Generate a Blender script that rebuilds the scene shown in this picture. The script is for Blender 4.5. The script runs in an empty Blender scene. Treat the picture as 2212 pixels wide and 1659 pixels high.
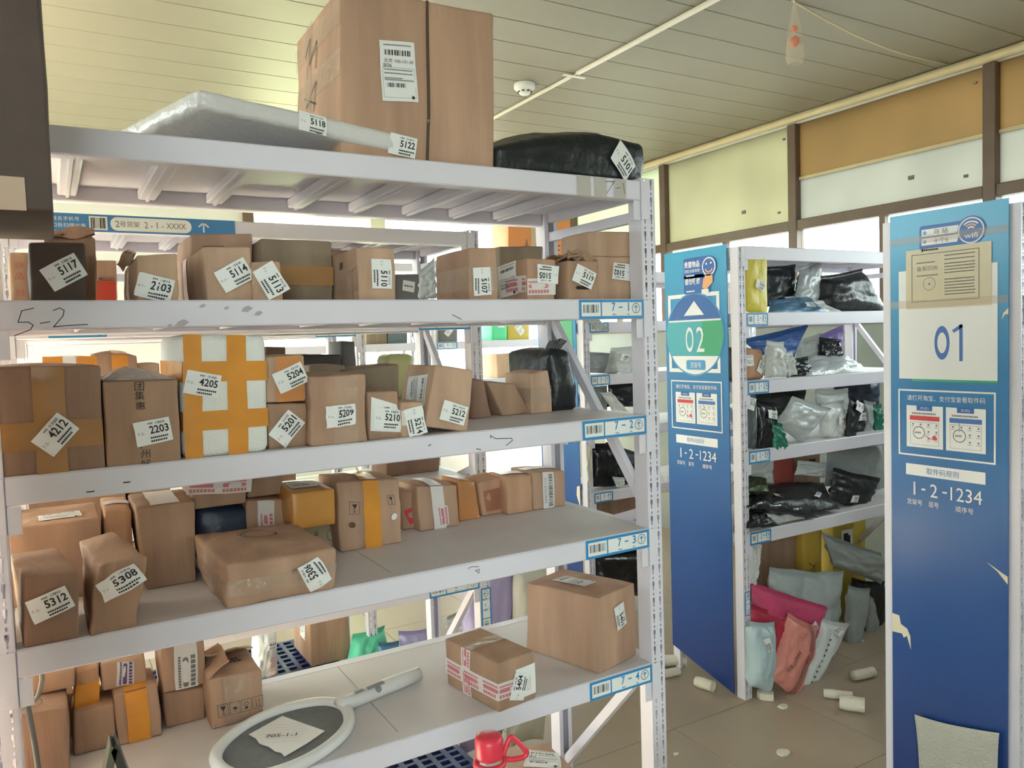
import bpy, math, random
from mathutils import Vector, Matrix, noise
from mathutils.geometry import tessellate_polygon
R = random.Random(7)
scn = bpy.context.scene
COL = scn.collection
V = Vector

# ---------------------------------------------------------------- camera, world, sun, exposure
F_PX, YAW, PITCH, ROLL = 1692.84, 0.5311, 0.0556, -0.0330
def cam_axes():
    f = V((math.sin(YAW)*math.cos(PITCH), math.cos(YAW)*math.cos(PITCH), -math.sin(PITCH)))
    r = V((math.cos(YAW), -math.sin(YAW), 0)); u = r.cross(f)
    return math.cos(ROLL)*r + math.sin(ROLL)*u, -math.sin(ROLL)*r + math.cos(ROLL)*u, f
cr, cu, cf = cam_axes()
cam = bpy.data.cameras.new('camera'); cam.sensor_width = 36; cam.lens = F_PX*36/2212; cam.clip_start = .02
co = bpy.data.objects.new('camera', cam); COL.objects.link(co)
mw = Matrix((cr, cu, -cf)).transposed().to_4x4(); mw.translation = (0, 0, 1.65)
co.matrix_world = mw; scn.camera = co
scn.view_settings.view_transform = 'Standard'; scn.view_settings.look = 'None'
scn.view_settings.gamma = 1; scn.view_settings.use_curve_mapping = False
scn.view_settings.exposure = 2.02
w = bpy.data.worlds.new('sky'); scn.world = w; w.use_nodes = True
bg = w.node_tree.nodes['Background']; bg.inputs[1].default_value = 3.6
_N = w.node_tree.nodes; _L = w.node_tree.links                      # pale overcast sky above a darker ground
_tc = _N.new('ShaderNodeTexCoord'); _sp = _N.new('ShaderNodeSeparateXYZ'); _rp = _N.new('ShaderNodeValToRGB')
_mr = _N.new('ShaderNodeMapRange'); _mr.inputs[1].default_value = -1; _L.new(_tc.outputs['Generated'], _sp.inputs[0]); _L.new(_sp.outputs[2], _mr.inputs[0]); _L.new(_mr.outputs[0], _rp.inputs[0])
_rp.color_ramp.elements[0].position = .47; _rp.color_ramp.elements[0].color = (.32, .31, .32, 1)
_rp.color_ramp.elements[1].position = .51; _rp.color_ramp.elements[1].color = (.86, .905, 1, 1)
_L.new(_rp.outputs[0], bg.inputs[0])
def lamp(name, kind, loc, aim, energy, color, **k):
    l = bpy.data.lights.new(name, kind); l.energy = energy; l.color = color
    for a, b in k.items(): setattr(l, a, b)
    o = bpy.data.objects.new(name, l); COL.objects.link(o); o.location = loc
    o.rotation_euler = V(aim).to_track_quat('-Z', 'Y').to_euler(); return o
lamp('sun', 'SUN', (-6, 3, 6), (.50, -.30, -.72), 62.0, (1, .965, .93), angle=math.radians(2))
def portal(name, loc, aim, sx, sy):
    o = lamp(name, 'AREA', loc, aim, 1, (1, 1, 1), shape='RECTANGLE', size=sx, size_y=sy)
    o.data.cycles.is_portal = True
XW, YW, XL, YF, ZC = 4.48, 6.4, -2.2, -1.6, 3.12       # room: right, back, left, front, ceiling
portal('window_portal_right', (XW+.08, 2.35, 2.4), (-1, 0, 0), 7.9, 1.4)
portal('window_portal_back', (2.6, YW+.08, 1.9), (0, -1, 0), 2.8, 1.9)
portal('window_portal_left', (XL-.08, 2.9, 1.6), (1, 0, 0), 1.6, 2.4)
portal('window_portal_left_far', (XL-.08, 5.05, 2.2), (1, 0, 0), 2.3, 1.4)
portal('window_portal_front', (-1.1, YF-.08, 1.5), (0, 1, 0), 1.6, 2.8)

# ---------------------------------------------------------------- materials
def lin(c):
    return tuple(((x/255)/12.92 if x/255 <= .04045 else ((x/255+.055)/1.055)**2.4) for x in c)
MATS = {}
def M(name, rgb=(200,200,200), rough=.6, var=0, vs=6, bump=0, bs=40, metal=0, alpha=1, spec=.5, stretch=None, transl=0, sheen=0):
    if name in MATS: return MATS[name]
    m = bpy.data.materials.new(name); m.use_nodes = True; MATS[name] = m
    nt = m.node_tree; N = nt.nodes; L = nt.links; b = N['Principled BSDF']
    c = lin(rgb) + (1,)
    b.inputs['Base Color'].default_value = c; b.inputs['Roughness'].default_value = rough
    b.inputs['Metallic'].default_value = metal; b.inputs['Alpha'].default_value = alpha
    b.inputs['Specular IOR Level'].default_value = spec
    if transl: b.inputs['Transmission Weight'].default_value = transl
    m.diffuse_color = c
    if var or bump:
        tc = N.new('ShaderNodeTexCoord'); mp = N.new('ShaderNodeMapping')
        L.new(tc.outputs['Object'], mp.inputs[0])
        if stretch: mp.inputs['Scale'].default_value = stretch
    if var:
        t = N.new('ShaderNodeTexNoise'); t.inputs['Scale'].default_value = vs; t.inputs['Detail'].default_value = 5
        L.new(mp.outputs[0], t.inputs[0])
        r = N.new('ShaderNodeMapRange'); r.inputs[1].default_value = .3; r.inputs[2].default_value = .7
        r.inputs[3].default_value = 1-var; r.inputs[4].default_value = 1+var*.6
        L.new(t.outputs[0], r.inputs[0])
        x = N.new('ShaderNodeVectorMath'); x.operation = 'SCALE'; x.inputs[0].default_value = c[:3]
        L.new(r.outputs[0], x.inputs['Scale']); L.new(x.outputs[0], b.inputs['Base Color'])
    if bump:
        t2 = N.new('ShaderNodeTexNoise'); t2.inputs['Scale'].default_value = bs; t2.inputs['Detail'].default_value = 3
        L.new(mp.outputs[0], t2.inputs[0])
        bp = N.new('ShaderNodeBump'); bp.inputs['Strength'].default_value = bump; bp.inputs['Distance'].default_value = .01
        L.new(t2.outputs[0], bp.inputs['Height']); L.new(bp.outputs[0], b.inputs['Normal'])
    return m
def pane_mat(name, rgb, kind):
    m = bpy.data.materials.new(name); m.use_nodes = True; MATS[name] = m
    nt = m.node_tree; N = nt.nodes; L = nt.links; N.remove(N['Principled BSDF']); o = N['Material Output']
    mix = N.new('ShaderNodeMixShader'); g = N.new('ShaderNodeBsdfGlossy'); g.inputs[1].default_value = .05
    if kind == 'clear':
        a = N.new('ShaderNodeBsdfTransparent'); a.inputs[0].default_value = lin(rgb)+(1,); mix.inputs[0].default_value = .06
    else:
        a = N.new('ShaderNodeBsdfTranslucent'); mix.inputs[0].default_value = .05; g.inputs[1].default_value = .35
        t = N.new('ShaderNodeTexNoise'); t.inputs['Scale'].default_value = 1.3
        rp = N.new('ShaderNodeMapRange'); rp.inputs[3].default_value = .75; rp.inputs[4].default_value = 1.25
        tc = N.new('ShaderNodeTexCoord'); L.new(tc.outputs['Object'], t.inputs[0]); L.new(t.outputs[0], rp.inputs[0])
        x = N.new('ShaderNodeVectorMath'); x.operation = 'SCALE'; x.inputs[0].default_value = lin(rgb)
        L.new(rp.outputs[0], x.inputs['Scale']); L.new(x.outputs[0], a.inputs[0])
    L.new(a.outputs[0], mix.inputs[1]); L.new(g.outputs[0], mix.inputs[2]); L.new(mix.outputs[0], o.inputs[0])
    return m
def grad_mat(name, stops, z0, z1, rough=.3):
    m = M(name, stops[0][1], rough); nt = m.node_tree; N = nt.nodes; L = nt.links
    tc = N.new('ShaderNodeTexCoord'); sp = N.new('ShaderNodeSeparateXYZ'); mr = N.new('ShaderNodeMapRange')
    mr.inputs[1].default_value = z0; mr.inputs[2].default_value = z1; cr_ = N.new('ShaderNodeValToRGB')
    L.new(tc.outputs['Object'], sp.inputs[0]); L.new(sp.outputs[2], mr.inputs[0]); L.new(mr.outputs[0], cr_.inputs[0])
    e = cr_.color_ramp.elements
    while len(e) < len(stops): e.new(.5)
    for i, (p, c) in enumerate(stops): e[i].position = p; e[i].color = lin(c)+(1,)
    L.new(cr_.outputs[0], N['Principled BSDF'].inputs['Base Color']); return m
CARD = [M('cardboard_%d' % i, c, .80, .20, 16, .35, 38, stretch=(1, 1, .14), spec=.28) for i, c in enumerate(
    [(196,163,138), (187,152,128), (175,142,118), (206,174,146), (156,124,104), (194,152,122), (148,129,108), (116,96,84)])]
STEEL = M('white_painted_steel', (224,220,230), .38, .05, 3, spec=.45)
STEELD = M('galvanised_steel', (150,158,168), .4, .06, 5)
BOARD = M('shelf_board', (216,210,210), .5, .08, 5)
PAPER = M('white_paper', (236,236,234), .55); INK = M('black_ink', (38,36,36), .6); GREYINK = M('grey_ink', (120,120,120), .6)
SIGNB = M('sign_blue', (52,142,200), .4); REDINK = M('red_print', (204,122,130), .55); PEN = M('marker_ink', (52,46,46), .7)
TAPEO = M('orange_tape', (222,150,58), .22, .10, 20); TAPEB = M('brown_tape', (168,124,78), .2, .1, 15)
TAPEC = M('clear_tape', (214,192,170), .09, alpha=.30, bump=.9, bs=42, spec=1.0)
TAPEW = M('white_tape', (222,216,212), .3); FOAM = M('polystyrene_foam', (236,236,230), .8, .03, 30, .35, 220)
def plastic(name, rgb, rough=.32, b=.5): return M(name, rgb, rough, .08, 5, b, 26)

# ---------------------------------------------------------------- mesh helpers
class MB:
    def __init__(s): s.v, s.f, s.m, s.ms = [], [], [], []
    def mi(s, m):
        if m not in s.ms: s.ms.append(m)
        return s.ms.index(m)
    def add(s, vs, fs, m):
        k = len(s.v); i = s.mi(m); s.v += [tuple(p) for p in vs]
        for f in fs: s.f.append(tuple(q+k for q in f)); s.m.append(i)
    def box(s, a, b, m, bev=0):
        x0,y0,z0 = a; x1,y1,z1 = b
        if not bev:
            s.add([(x0,y0,z0),(x1,y0,z0),(x1,y1,z0),(x0,y1,z0),(x0,y0,z1),(x1,y0,z1),(x1,y1,z1),(x0,y1,z1)],
                  [(0,3,2,1),(4,5,6,7),(0,1,5,4),(1,2,6,5),(2,3,7,6),(3,0,4,7)], m); return
        e = bev; vs = []; idx = {}
        for ax in range(3):
            for sx in (0,1):
                for sy in (0,1):
                    for sz in (0,1):
                        p = [(x0,x1)[sx],(y0,y1)[sy],(z0,z1)[sz]]
                        for k in range(3):
                            if k != ax: p[k] += e if (sx,sy,sz)[k]==0 else -e
                        idx[(ax,sx,sy,sz)] = len(vs); vs.append(tuple(p))
        fs = []
        for ax in range(3):
            o = [k for k in range(3) if k != ax]
            for d in (0,1):
                q = []
                for a_,b_ in ((0,0),(1,0),(1,1),(0,1)):
                    t = [0,0,0]; t[ax]=d; t[o[0]]=a_; t[o[1]]=b_; q.append(idx[(ax,*t)])
                fs.append(tuple(q) if (d==1) == (ax!=1) else tuple(q[::-1]))
        for ax in range(3):
            o = [k for k in range(3) if k != ax]
            for a_ in (0,1):
                for b_ in (0,1):
                    t0=[0,0,0]; t1=[0,0,0]; t0[o[0]]=t1[o[0]]=a_; t0[o[1]]=t1[o[1]]=b_; t1[ax]=1
                    fs.append((idx[(o[0],*t0)], idx[(o[0],*t1)], idx[(o[1],*t1)], idx[(o[1],*t0)]))
        for sx in (0,1):
            for sy in (0,1):
                for sz in (0,1): fs.append(tuple(idx[(ax,sx,sy,sz)] for ax in range(3)))
        s.add(vs, fs, m)
    def tube(s, pts, r, m, n=10, closed=False, cap=True):
        pts = [V(p) for p in pts]; k = len(pts); vs = []; rr = r if isinstance(r, (list, tuple)) else [r]*k
        up = None
        for i, p in enumerate(pts):
            a = pts[(i+1) % k] if closed or i < k-1 else p; b = pts[i-1] if closed or i > 0 else p
            t = (a-b).normalized()
            if up is None: up = V((0,0,1)) if abs(t.z) < .9 else V((1,0,0))
            x = t.cross(up).normalized(); up = x.cross(t).normalized()
            for j in range(n):
                an = 2*math.pi*j/n; vs.append(p + (x*math.cos(an)+up*math.sin(an))*rr[i])
        fs = []
        for i in range(k if closed else k-1):
            for j in range(n):
                a = i*n+j; b = i*n+(j+1)%n; c = ((i+1)%k)*n
                fs.append((a, b, c+(j+1)%n, c+j))
        if cap and not closed: fs += [tuple(range(n))[::-1], tuple(range((k-1)*n, k*n))]
        s.add(vs, fs, m)
    def lathe(s, prof, m, n=24, c=(0,0,0)):
        vs = [(c[0]+r*math.cos(2*math.pi*j/n), c[1]+r*math.sin(2*math.pi*j/n), c[2]+z) for r, z in prof for j in range(n)]
        fs = [(i*n+j, i*n+(j+1)%n, (i+1)*n+(j+1)%n, (i+1)*n+j) for i in range(len(prof)-1) for j in range(n)]
        s.add(vs, fs, m)
    def prism(s, poly, z0, z1, m, ax='z'):
        n = len(poly); put = {'z': lambda a,b,c: (a,b,c), 'y': lambda a,b,c: (a,c,b), 'x': lambda a,b,c: (c,a,b)}[ax]
        vs = [put(x,y,z0) for x,y in poly] + [put(x,y,z1) for x,y in poly]
        tr = tessellate_polygon([[V((x,y,0)) for x,y in poly]])
        fs = [tuple(t) for t in tr] + [tuple(i+n for i in t[::-1]) for t in tr] + [(i,(i+1)%n,(i+1)%n+n,i+n) for i in range(n)]
        s.add(vs, fs, m)
    def build(s, name, parent=None, smooth=False, loc=None):
        me = bpy.data.meshes.new(name); me.from_pydata(s.v, [], s.f)
        for m in s.ms: me.materials.append(m)
        me.polygons.foreach_set('material_index', s.m)
        if smooth: me.polygons.foreach_set('use_smooth', [True]*len(s.f))
        me.update()
        return link(name, me, parent, loc)
def link(name, me, parent=None, loc=None):
    o = bpy.data.objects.new(name, me); COL.objects.link(o)
    if parent is not None: o.parent = parent
    if loc: o.location = loc
    return o
def tag(o, label, cat, group=None):
    o['label'] = label; o['category'] = cat
    if group: o['group'] = group
    return o
def thing(name, label, cat, loc=(0,0,0), group=None):
    o = bpy.data.objects.new(name, None); COL.objects.link(o); o.location = loc; o.empty_display_size = .05
    return tag(o, label, cat, group)
def struct(o): o['kind'] = 'structure'; return o

# ---------------------------------------------------------------- flat print (lettering, barcodes, rules)
_G = {}
def glyphs(s, bold=0):
    k = (s, bold)
    if k not in _G:
        c = bpy.data.curves.new('t', 'FONT'); c.body = s; c.size = 1; c.resolution_u = 2; c.offset = bold
        o = bpy.data.objects.new('t', c); COL.objects.link(o)
        dg = bpy.context.evaluated_depsgraph_get()
        me = bpy.data.meshes.new_from_object(o.evaluated_get(dg))
        vs = [(v.co.x, v.co.y) for v in me.vertices]; fs = [tuple(p.vertices) for p in me.polygons]
        bpy.data.objects.remove(o); bpy.data.curves.remove(c); bpy.data.meshes.remove(me)
        xs = [p[0] for p in vs] or [0, 1]; ys = [p[1] for p in vs] or [0, 1]
        _G[k] = ([(x-(min(xs)+max(xs))/2, y-(min(ys)+max(ys))/2) for x, y in vs], fs, max(xs)-min(xs), max(ys)-min(ys))
    return _G[k]
class Canvas:
    """flat print in metres, origin at its centre; layers stack outwards"""
    def __init__(s, lift=0): s.items = []; s.lift = lift
    def poly(s, pts, m, l=1, tri=True):
        fs = [tuple(t) for t in tessellate_polygon([[V((x,y,0)) for x,y in pts]])] if tri else [tuple(range(len(pts)))]
        s.items.append((list(pts), fs, m, l)); return s
    def rect(s, x0, y0, x1, y1, m, l=1, nx=1, ny=1):
        vs = [(x0+(x1-x0)*i/nx, y0+(y1-y0)*j/ny) for j in range(ny+1) for i in range(nx+1)]
        fs = [(j*(nx+1)+i, j*(nx+1)+i+1, (j+1)*(nx+1)+i+1, (j+1)*(nx+1)+i) for j in range(ny) for i in range(nx)]
        s.items.append((vs, fs, m, l)); return s
    def frame(s, x0, y0, x1, y1, t, m, l=1):
        s.rect(x0,y0,x1,y0+t,m,l).rect(x0,y1-t,x1,y1,m,l).rect(x0,y0+t,x0+t,y1-t,m,l); return s.rect(x1-t,y0+t,x1,y1-t,m,l)
    def rrect(s, x0, y0, x1, y1, r, m, l=1):
        p = []
        for cx, cy, a in ((x1-r,y1-r,0),(x0+r,y1-r,90),(x0+r,y0+r,180),(x1-r,y0+r,270)):
            p += [(cx+r*math.cos(math.radians(a+k*22.5)), cy+r*math.sin(math.radians(a+k*22.5))) for k in range(5)]
        return s.poly(p, m, l, False)
    def disc(s, cx, cy, rx, m, l=1, ry=None, a0=0, a1=360, n=32):
        ry = ry or rx; p = [(cx+rx*math.cos(math.radians(a0+(a1-a0)*k/n)), cy+ry*math.sin(math.radians(a0+(a1-a0)*k/n))) for k in range(n+(a1-a0<360))]
        return s.poly(p, m, l, False)
    def ring(s, cx, cy, r, t, m, l=1, a0=0, a1=360, n=28, ry=None):
        vs = []; q = (ry or r)/r
        for k in range(n+1):
            a = math.radians(a0+(a1-a0)*k/n)
            for rr in (r-t, r): vs.append((cx+rr*math.cos(a), cy+rr*q*math.sin(a)))
        s.items.append((vs, [(2*k,2*k+1,2*k+3,2*k+2) for k in range(n)], m, l)); return s
    def text(s, t, cx, cy, h, m, w=None, l=2, bold=0, rot=0):
        if t == '1': w = None
        vs, fs, gw, gh = glyphs(t, bold); ky = h/gh; kx = w/gw if w else ky; c, sn = math.cos(math.radians(rot)), math.sin(math.radians(rot))
        s.items.append(([(cx+x*kx*c-y*ky*sn, cy+x*kx*sn+y*ky*c) for x, y in vs], fs, m, l)); return s
    def line(s, pts, t, m, l=2):
        for (x0,y0),(x1,y1) in zip(pts, pts[1:]):
            d = math.hypot(x1-x0, y1-y0) or 1; ux, uy = (x1-x0)/d*t/2, (y1-y0)/d*t/2
            s.items.append(([(x0-uy-ux,y0+ux-uy),(x1-uy+ux,y1+ux+uy),(x1+uy+ux,y1-ux+uy),(x0+uy-ux,y0-ux-uy)], [(0,1,2,3)], m, l))
        return s
    def bars(s, x0, y0, x1, y1, m=None, l=2, seed=1, n=26):
        r = random.Random(seed); ws = [r.choice((1,1,2,3)) for _ in range(n)]; k = (x1-x0)/sum(ws); x = x0
        for i, q in enumerate(ws):
            if i % 2 == 0: s.rect(x, y0, x+q*k, y1, m or INK, l)
            x += q*k
        return s
    def fine(s, x0, x1, y, h, m=None, l=2, seed=1):   # a line of print too small to read
        r = random.Random(seed); x = x0
        while x < x1-h:
            q = h*r.uniform(.6, 1.0); s.rect(x, y-h/2, min(x+q, x1), y+h/2, m or GREYINK, l); x += q+h*.25
        return s
    def build(s, name, fn, parent, off=.0010, step=.0005):
        off += getattr(s, 'lift', 0)
        mb = MB()
        for vs, fs, m, l in s.items: mb.add([fn(x, y, off+step*l) for x, y in vs], fs, m)
        return mb.build(name, parent)

def pickup(code, pre=None, w=.058, h=.041):
    c = Canvas(.0022); c.rect(-w/2, -h/2, w/2, h/2, PAPER, 0, 8, 6)
    c.text(code, w*.165, h*.09, h*.33, INK, w*.54, 1, .022)
    if pre: c.text(pre, -w*.345, h*.0, h*.11, GREYINK, w*.2, 1)
    c.fine(-w*.12, w*.44, -h*.24, h*.075, INK, 1, int(code or 1)).fine(-w*.12, w*.36, -h*.38, h*.075, INK, 1, int(code or 1)+1)
    c.fine(-w*.12, w*.06, h*.36, h*.07, GREYINK, 1, 3).bars(w*.10, h*.31, w*.38, h*.41, GREYINK, 1, int(code or 1), 18)
    return c
def levelplate(t, w=.188, h=.045, small=True):
    c = Canvas(); b = h*.14; mx = -w/2+w*.33
    c.rect(-w/2,-h/2,w/2,h/2,SIGNB,0).rect(-w/2+b,-h/2+b,mx-b*.3,h/2-b,PAPER,1).rect(mx+b*.3,-h/2+b,w/2-b,h/2-b,PAPER,1)
    c.bars(-w/2+b*1.8,-h*.18,mx-b*1.1,h*.24,INK,2,5)
    c.text(t[0], w*.02, h*.11, h*.45, SIGNB, w*.056, 2, .018).text(t[2], w*.255, h*.11, h*.45, SIGNB, w*.056, 2, .018)
    c.rect(w*.10,h*.06,w*.16,h*.13,SIGNB,2)
    c.fine(w*.0,w*.07,-h*.28,h*.06,SIGNB,2,2).fine(w*.23,w*.28,-h*.28,h*.06,SIGNB,2,4)
    c.ring(w*.375,h*.04,h*.27,h*.03,INK,2).line([(w*.375,-h*.12),(w*.375,h*.17)],h*.05,SIGNB,2).line([(w*.35,h*.09),(w*.375,h*.18),(w*.40,h*.09)],h*.05,SIGNB,2)
    return c
def waybill(w, h, seed=1, big=None):
    c = Canvas(); c.rect(-w/2,-h/2,w/2,h/2,PAPER,0,5,6)
    c.bars(-w*.38,h*.26,w*.38,h*.35,INK,1,seed,34)
    if big: c.text(big[0], w*.02, h*.17, h*.07, INK, w*.84, 1).text(big[1], -w*.30, h*.09, h*.06, INK, w*.22, 1)
    for k, y in enumerate((.43,.02,-.04,-.12,-.15)): c.fine(-w*.4, w*(.42 if k != 3 else .1), h*y, h*.022, GREYINK, 1, seed+k)
    c.frame(-w*.45,-h*.44,w*.45,h*.06,w*.008,GREYINK,1).bars(-w*.35,-h*.27,w*.16,-h*.20,INK,1,seed+3,30).disc(w*.36,-h*.43,w*.045,INK,1)
    return c
def strip_print(w, h, m=REDINK, base=TAPEW, seed=1):   # printed courier tape
    c = Canvas(); c.rect(-w/2,-h/2,w/2,h/2,base,0,max(4,int(w/.01)),3); x = -w/2+w*.04; k = 0
    while x < w/2-h*.5:
        c.fine(x, min(x+h*1.5,w/2), h*.28, h*.12, m, 1, seed+k); c.rrect(x, -h*.10, min(x+h*1.4,w/2), h*.14, h*.1, m, 1); c.fine(x, min(x+h*1.5,w/2), -h*.30, h*.2, m, 1, seed+k+9)
        x += h*1.9; k += 1
    return c

# ---------------------------------------------------------------- room shell
WALL = M('wall_paint', (208,210,204), .85, .05, 2); TILE = M('floor_tile', (172,155,136), .30, .06, 2.5, spec=.4)
GROUT = M('tile_grout', (120,104,86), .9); CEIL = M('ceiling_panel', (140,134,118), .5, .06, 1.2); CEILB = M('ceiling_joint', (120,104,66), .9)
ALU = M('bronze_window_frame', (104,84,70), .45, .12, 8); TRIM = M('plastic_cornice', (206,190,150), .35, .08, 6, .4, 14)
fl = MB(); fl.box((XL,YF,-.06),(XW,YW,-.004),GROUT); floor = struct(fl.build('floor'))
t = MB(); t.box((-.2988,-.2988,-.004),(.2988,.2988,0),TILE,.0012); tme = None
for i in range(-8,5):
    for j in range(-9,8):
        x, y = 2.47+.6*i, 2.74+.6*j
        if XL-.1 < x < XW+.28 and YF-.1 < y < YW+.28:
            if tme is None: o = t.build('floor_tile', floor); tme = o.data
            else: o = link('floor_tile', tme, floor)
            o.location = (x, y, 0)
cl = MB(); cl.box((XL,YF,ZC+.012),(XW,YW,ZC+.08),CEILB); ceiling = struct(cl.build('ceiling'))
t = MB(); t.box((XL,-.1178,ZC),(XW,.1178,ZC+.012),CEIL,.002); pme = None
y = 3.272-.24*24
while y < YW:
    if y > YF:
        if pme is None: o = t.build('ceiling_plank', ceiling); pme = o.data
        else: o = link('ceiling_plank', pme, ceiling)
        o.location = (0, y, 0)
    y += .24
GREENP = pane_mat('green_frosted_pane', (168,174,150), 'f'); OCHRE = pane_mat('ochre_film', (132,118,88), 'f')
MILK = pane_mat('milky_pane', (144,145,134), 'f'); CLEAR = pane_mat('clear_pane', (240,246,240), 'clear'); BACKP = pane_mat('bright_back_pane', (222,228,200), 'f'); LEMON = pane_mat('lemon_pane', (148,147,124), 'f')
# right wall with its window band
wr_ = MB(); wr_.box((XW,YF,0),(XW+.12,YW,1.70),M('grey_green_wall',(142,148,140),.6,.08,3)); wr_.box((XW,YF,3.06),(XW+.12,YW,ZC),WALL); wall_right = struct(wr_.build('wall_right'))
mull = [YF, -.25, 1.07, 2.388, 3.70, 5.02, 6.33]
SCRAP = M('grey_tape_bit', (120,116,106), .7)
for k in range(len(mull)-1):
    y0, y1 = mull[k]+.035, mull[k+1]-.035
    wd = bpy.data.objects.new('window_%d' % (k+1), None); COL.objects.link(wd); wd['kind'] = 'structure'; wd.location = (XW, (y0+y1)/2, 1.70)
    def part(nm, a, b, m, bev=0):
        q = MB(); q.box((a[0]-XW,a[1]-wd.location.y,a[2]-1.70),(b[0]-XW,b[1]-wd.location.y,b[2]-1.70),m,bev); return q.build(nm, wd)
    part('mullion',(XW-.03,y1,1.70),(XW+.05,y1+.07,3.06),ALU,.004)
    part('rail',(XW-.025,y0,2.342),(XW+.05,y1,2.410),ALU,.004); part('sill',(XW-.02,y0,1.68),(XW+.06,y1,1.73),ALU,.003)
    ym = (y0+y1)/2
    part('stile',(XW,ym-.02,1.73),(XW+.04,ym+.02,2.342),ALU)
    part('pane',(XW+.018,y0,1.73),(XW+.024,ym-.02,2.342),CLEAR); part('pane',(XW+.018,ym+.02,1.73),(XW+.024,y1,2.342),CLEAR)
    if y1 < 3.8:
        part('pane',(XW+.018,y0,2.41),(XW+.024,y1,2.68),MILK); part('film_pane',(XW+.018,y0,2.70),(XW+.024,y1,3.06),OCHRE)
        part('transom',(XW+.005,y0,2.68),(XW+.03,y1,2.70),TRIM)
    else: part('pane',(XW+.018,y0,2.41),(XW+.024,y1,3.06),LEMON if y1 < 5 else GREENP)
    if k in (2,3,4):
        for dy, dz, s_ in ((.10,.05,.016),(.42,.10,.024),(.05,.55,.014)):
            part('tape_bit',(XW+.008,y0+dy,2.43+dz),(XW+.017,y0+dy+s_*1.4,2.43+dz+s_),SCRAP)
tr = MB(); tr.tube([(XW-.02,YF,3.095),(XW-.02,1,3.098),(XW-.02,2.4,3.09),(XW-.022,3.7,3.096),(XW-.02,5,3.094),(XW-.02,YW,3.096)],.028,TRIM,8); struct(tr.build('trim_1', smooth=True))
# back wall with window
bw = MB(); bw.box((XL,YW,0),(1.36,YW+.12,ZC),WALL); bw.box((1.36,YW,0),(3.75,YW+.12,.95),WALL); bw.box((1.36,YW,2.86),(3.75,YW+.12,ZC),WALL); bw.box((3.75,YW,0),(XW,YW+.12,ZC),WALL)
struct(bw.build('wall_back'))
wd = bpy.data.objects.new('window_8', None); COL.objects.link(wd); wd['kind'] = 'structure'; wd.location = (1.36, YW, .95)
def part(nm, a, b, m, bev=0):
    q = MB(); q.box((a[0]-1.36,a[1]-YW,a[2]-.95),(b[0]-1.36,b[1]-YW,b[2]-.95),m,bev); return q.build(nm, wd)
CREAM = M('cream_frame', (206,204,178), .5)
part('mullion',(1.36,YW-.03,.95),(1.44,YW+.05,2.86),ALU); part('mullion',(2.41,YW-.02,.95),(2.54,YW+.05,2.86),CREAM); part('mullion',(3.67,YW-.02,.95),(3.75,YW+.05,2.86),CREAM)
for x0, x1, n, m in ((1.44,2.41,7,BACKP),(2.54,3.67,6,CLEAR)):
    for i in range(n):
        a, b = x0+(x1-x0)*i/n, x0+(x1-x0)*(i+1)/n; part('pane',(a+.003,YW+.02,.95),(b-.003,YW+.026,2.86),m)
# left wall with a wide window, front wall behind the viewer with a window
lw = MB(); lw.box((XL-.12,YF,0),(XL,2.15,ZC),WALL); lw.box((XL-.12,2.15,0),(XL,3.65,.45),WALL); lw.box((XL-.12,2.15,2.75),(XL,3.65,ZC),WALL); lw.box((XL-.12,3.65,0),(XL,3.9,ZC),WALL); lw.box((XL-.12,3.9,0),(XL,6.2,1.5),WALL); lw.box((XL-.12,3.9,2.9),(XL,6.2,ZC),WALL); lw.box((XL-.12,6.2,0),(XL,YW,ZC),WALL); struct(lw.build('wall_left'))
wd = bpy.data.objects.new('window_9', None); COL.objects.link(wd); wd['kind'] = 'structure'; wd.location = (XL, 2.9, .45)
for i in range(2):
    q = MB(); q.box((-.07,-.75+i*.75+.02,0),(-.064,-.75+(i+1)*.75-.02,2.3),CLEAR); q.build('pane', wd)
    q = MB(); q.box((-.09,-.75+i*.75-.02,0),(-.03,-.75+i*.75+.02,2.3),ALU); q.build('mullion', wd)
wd = bpy.data.objects.new('window_11', None); COL.objects.link(wd); wd['kind'] = 'structure'; wd.location = (XL, 5.05, 1.5)
for i in range(2):
    q = MB(); q.box((-.07,-1.15+i*1.15+.02,0),(-.064,-1.15+(i+1)*1.15-.02,1.4),CLEAR); q.build('pane', wd)
    q = MB(); q.box((-.09,-1.15+i*1.15-.02,0),(-.03,-1.15+i*1.15+.02,1.4),ALU); q.build('mullion', wd)
fw = MB(); fw.box((XL,YF-.12,0),(-1.9,YF,ZC),WALL); fw.box((-.3,YF-.12,0),(XW,YF,ZC),WALL); fw.box((-1.9,YF-.12,0),(-.3,YF,.1),WALL); fw.box((-1.9,YF-.12,2.9),(-.3,YF,ZC),WALL); struct(fw.build('wall_front'))
wd = bpy.data.objects.new('window_10', None); COL.objects.link(wd); wd['kind'] = 'structure'; wd.location = (-1.1, YF, .1)
for i in range(2):
    q = MB(); q.box((-.8+i*.8+.02,-.07,0),(-.8+(i+1)*.8-.02,-.064,2.8),CLEAR); q.build('pane', wd)
    q = MB(); q.box((-.8+i*.8-.02,-.09,0),(-.8+i*.8+.02,-.03,2.8),ALU); q.build('mullion', wd)

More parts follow.
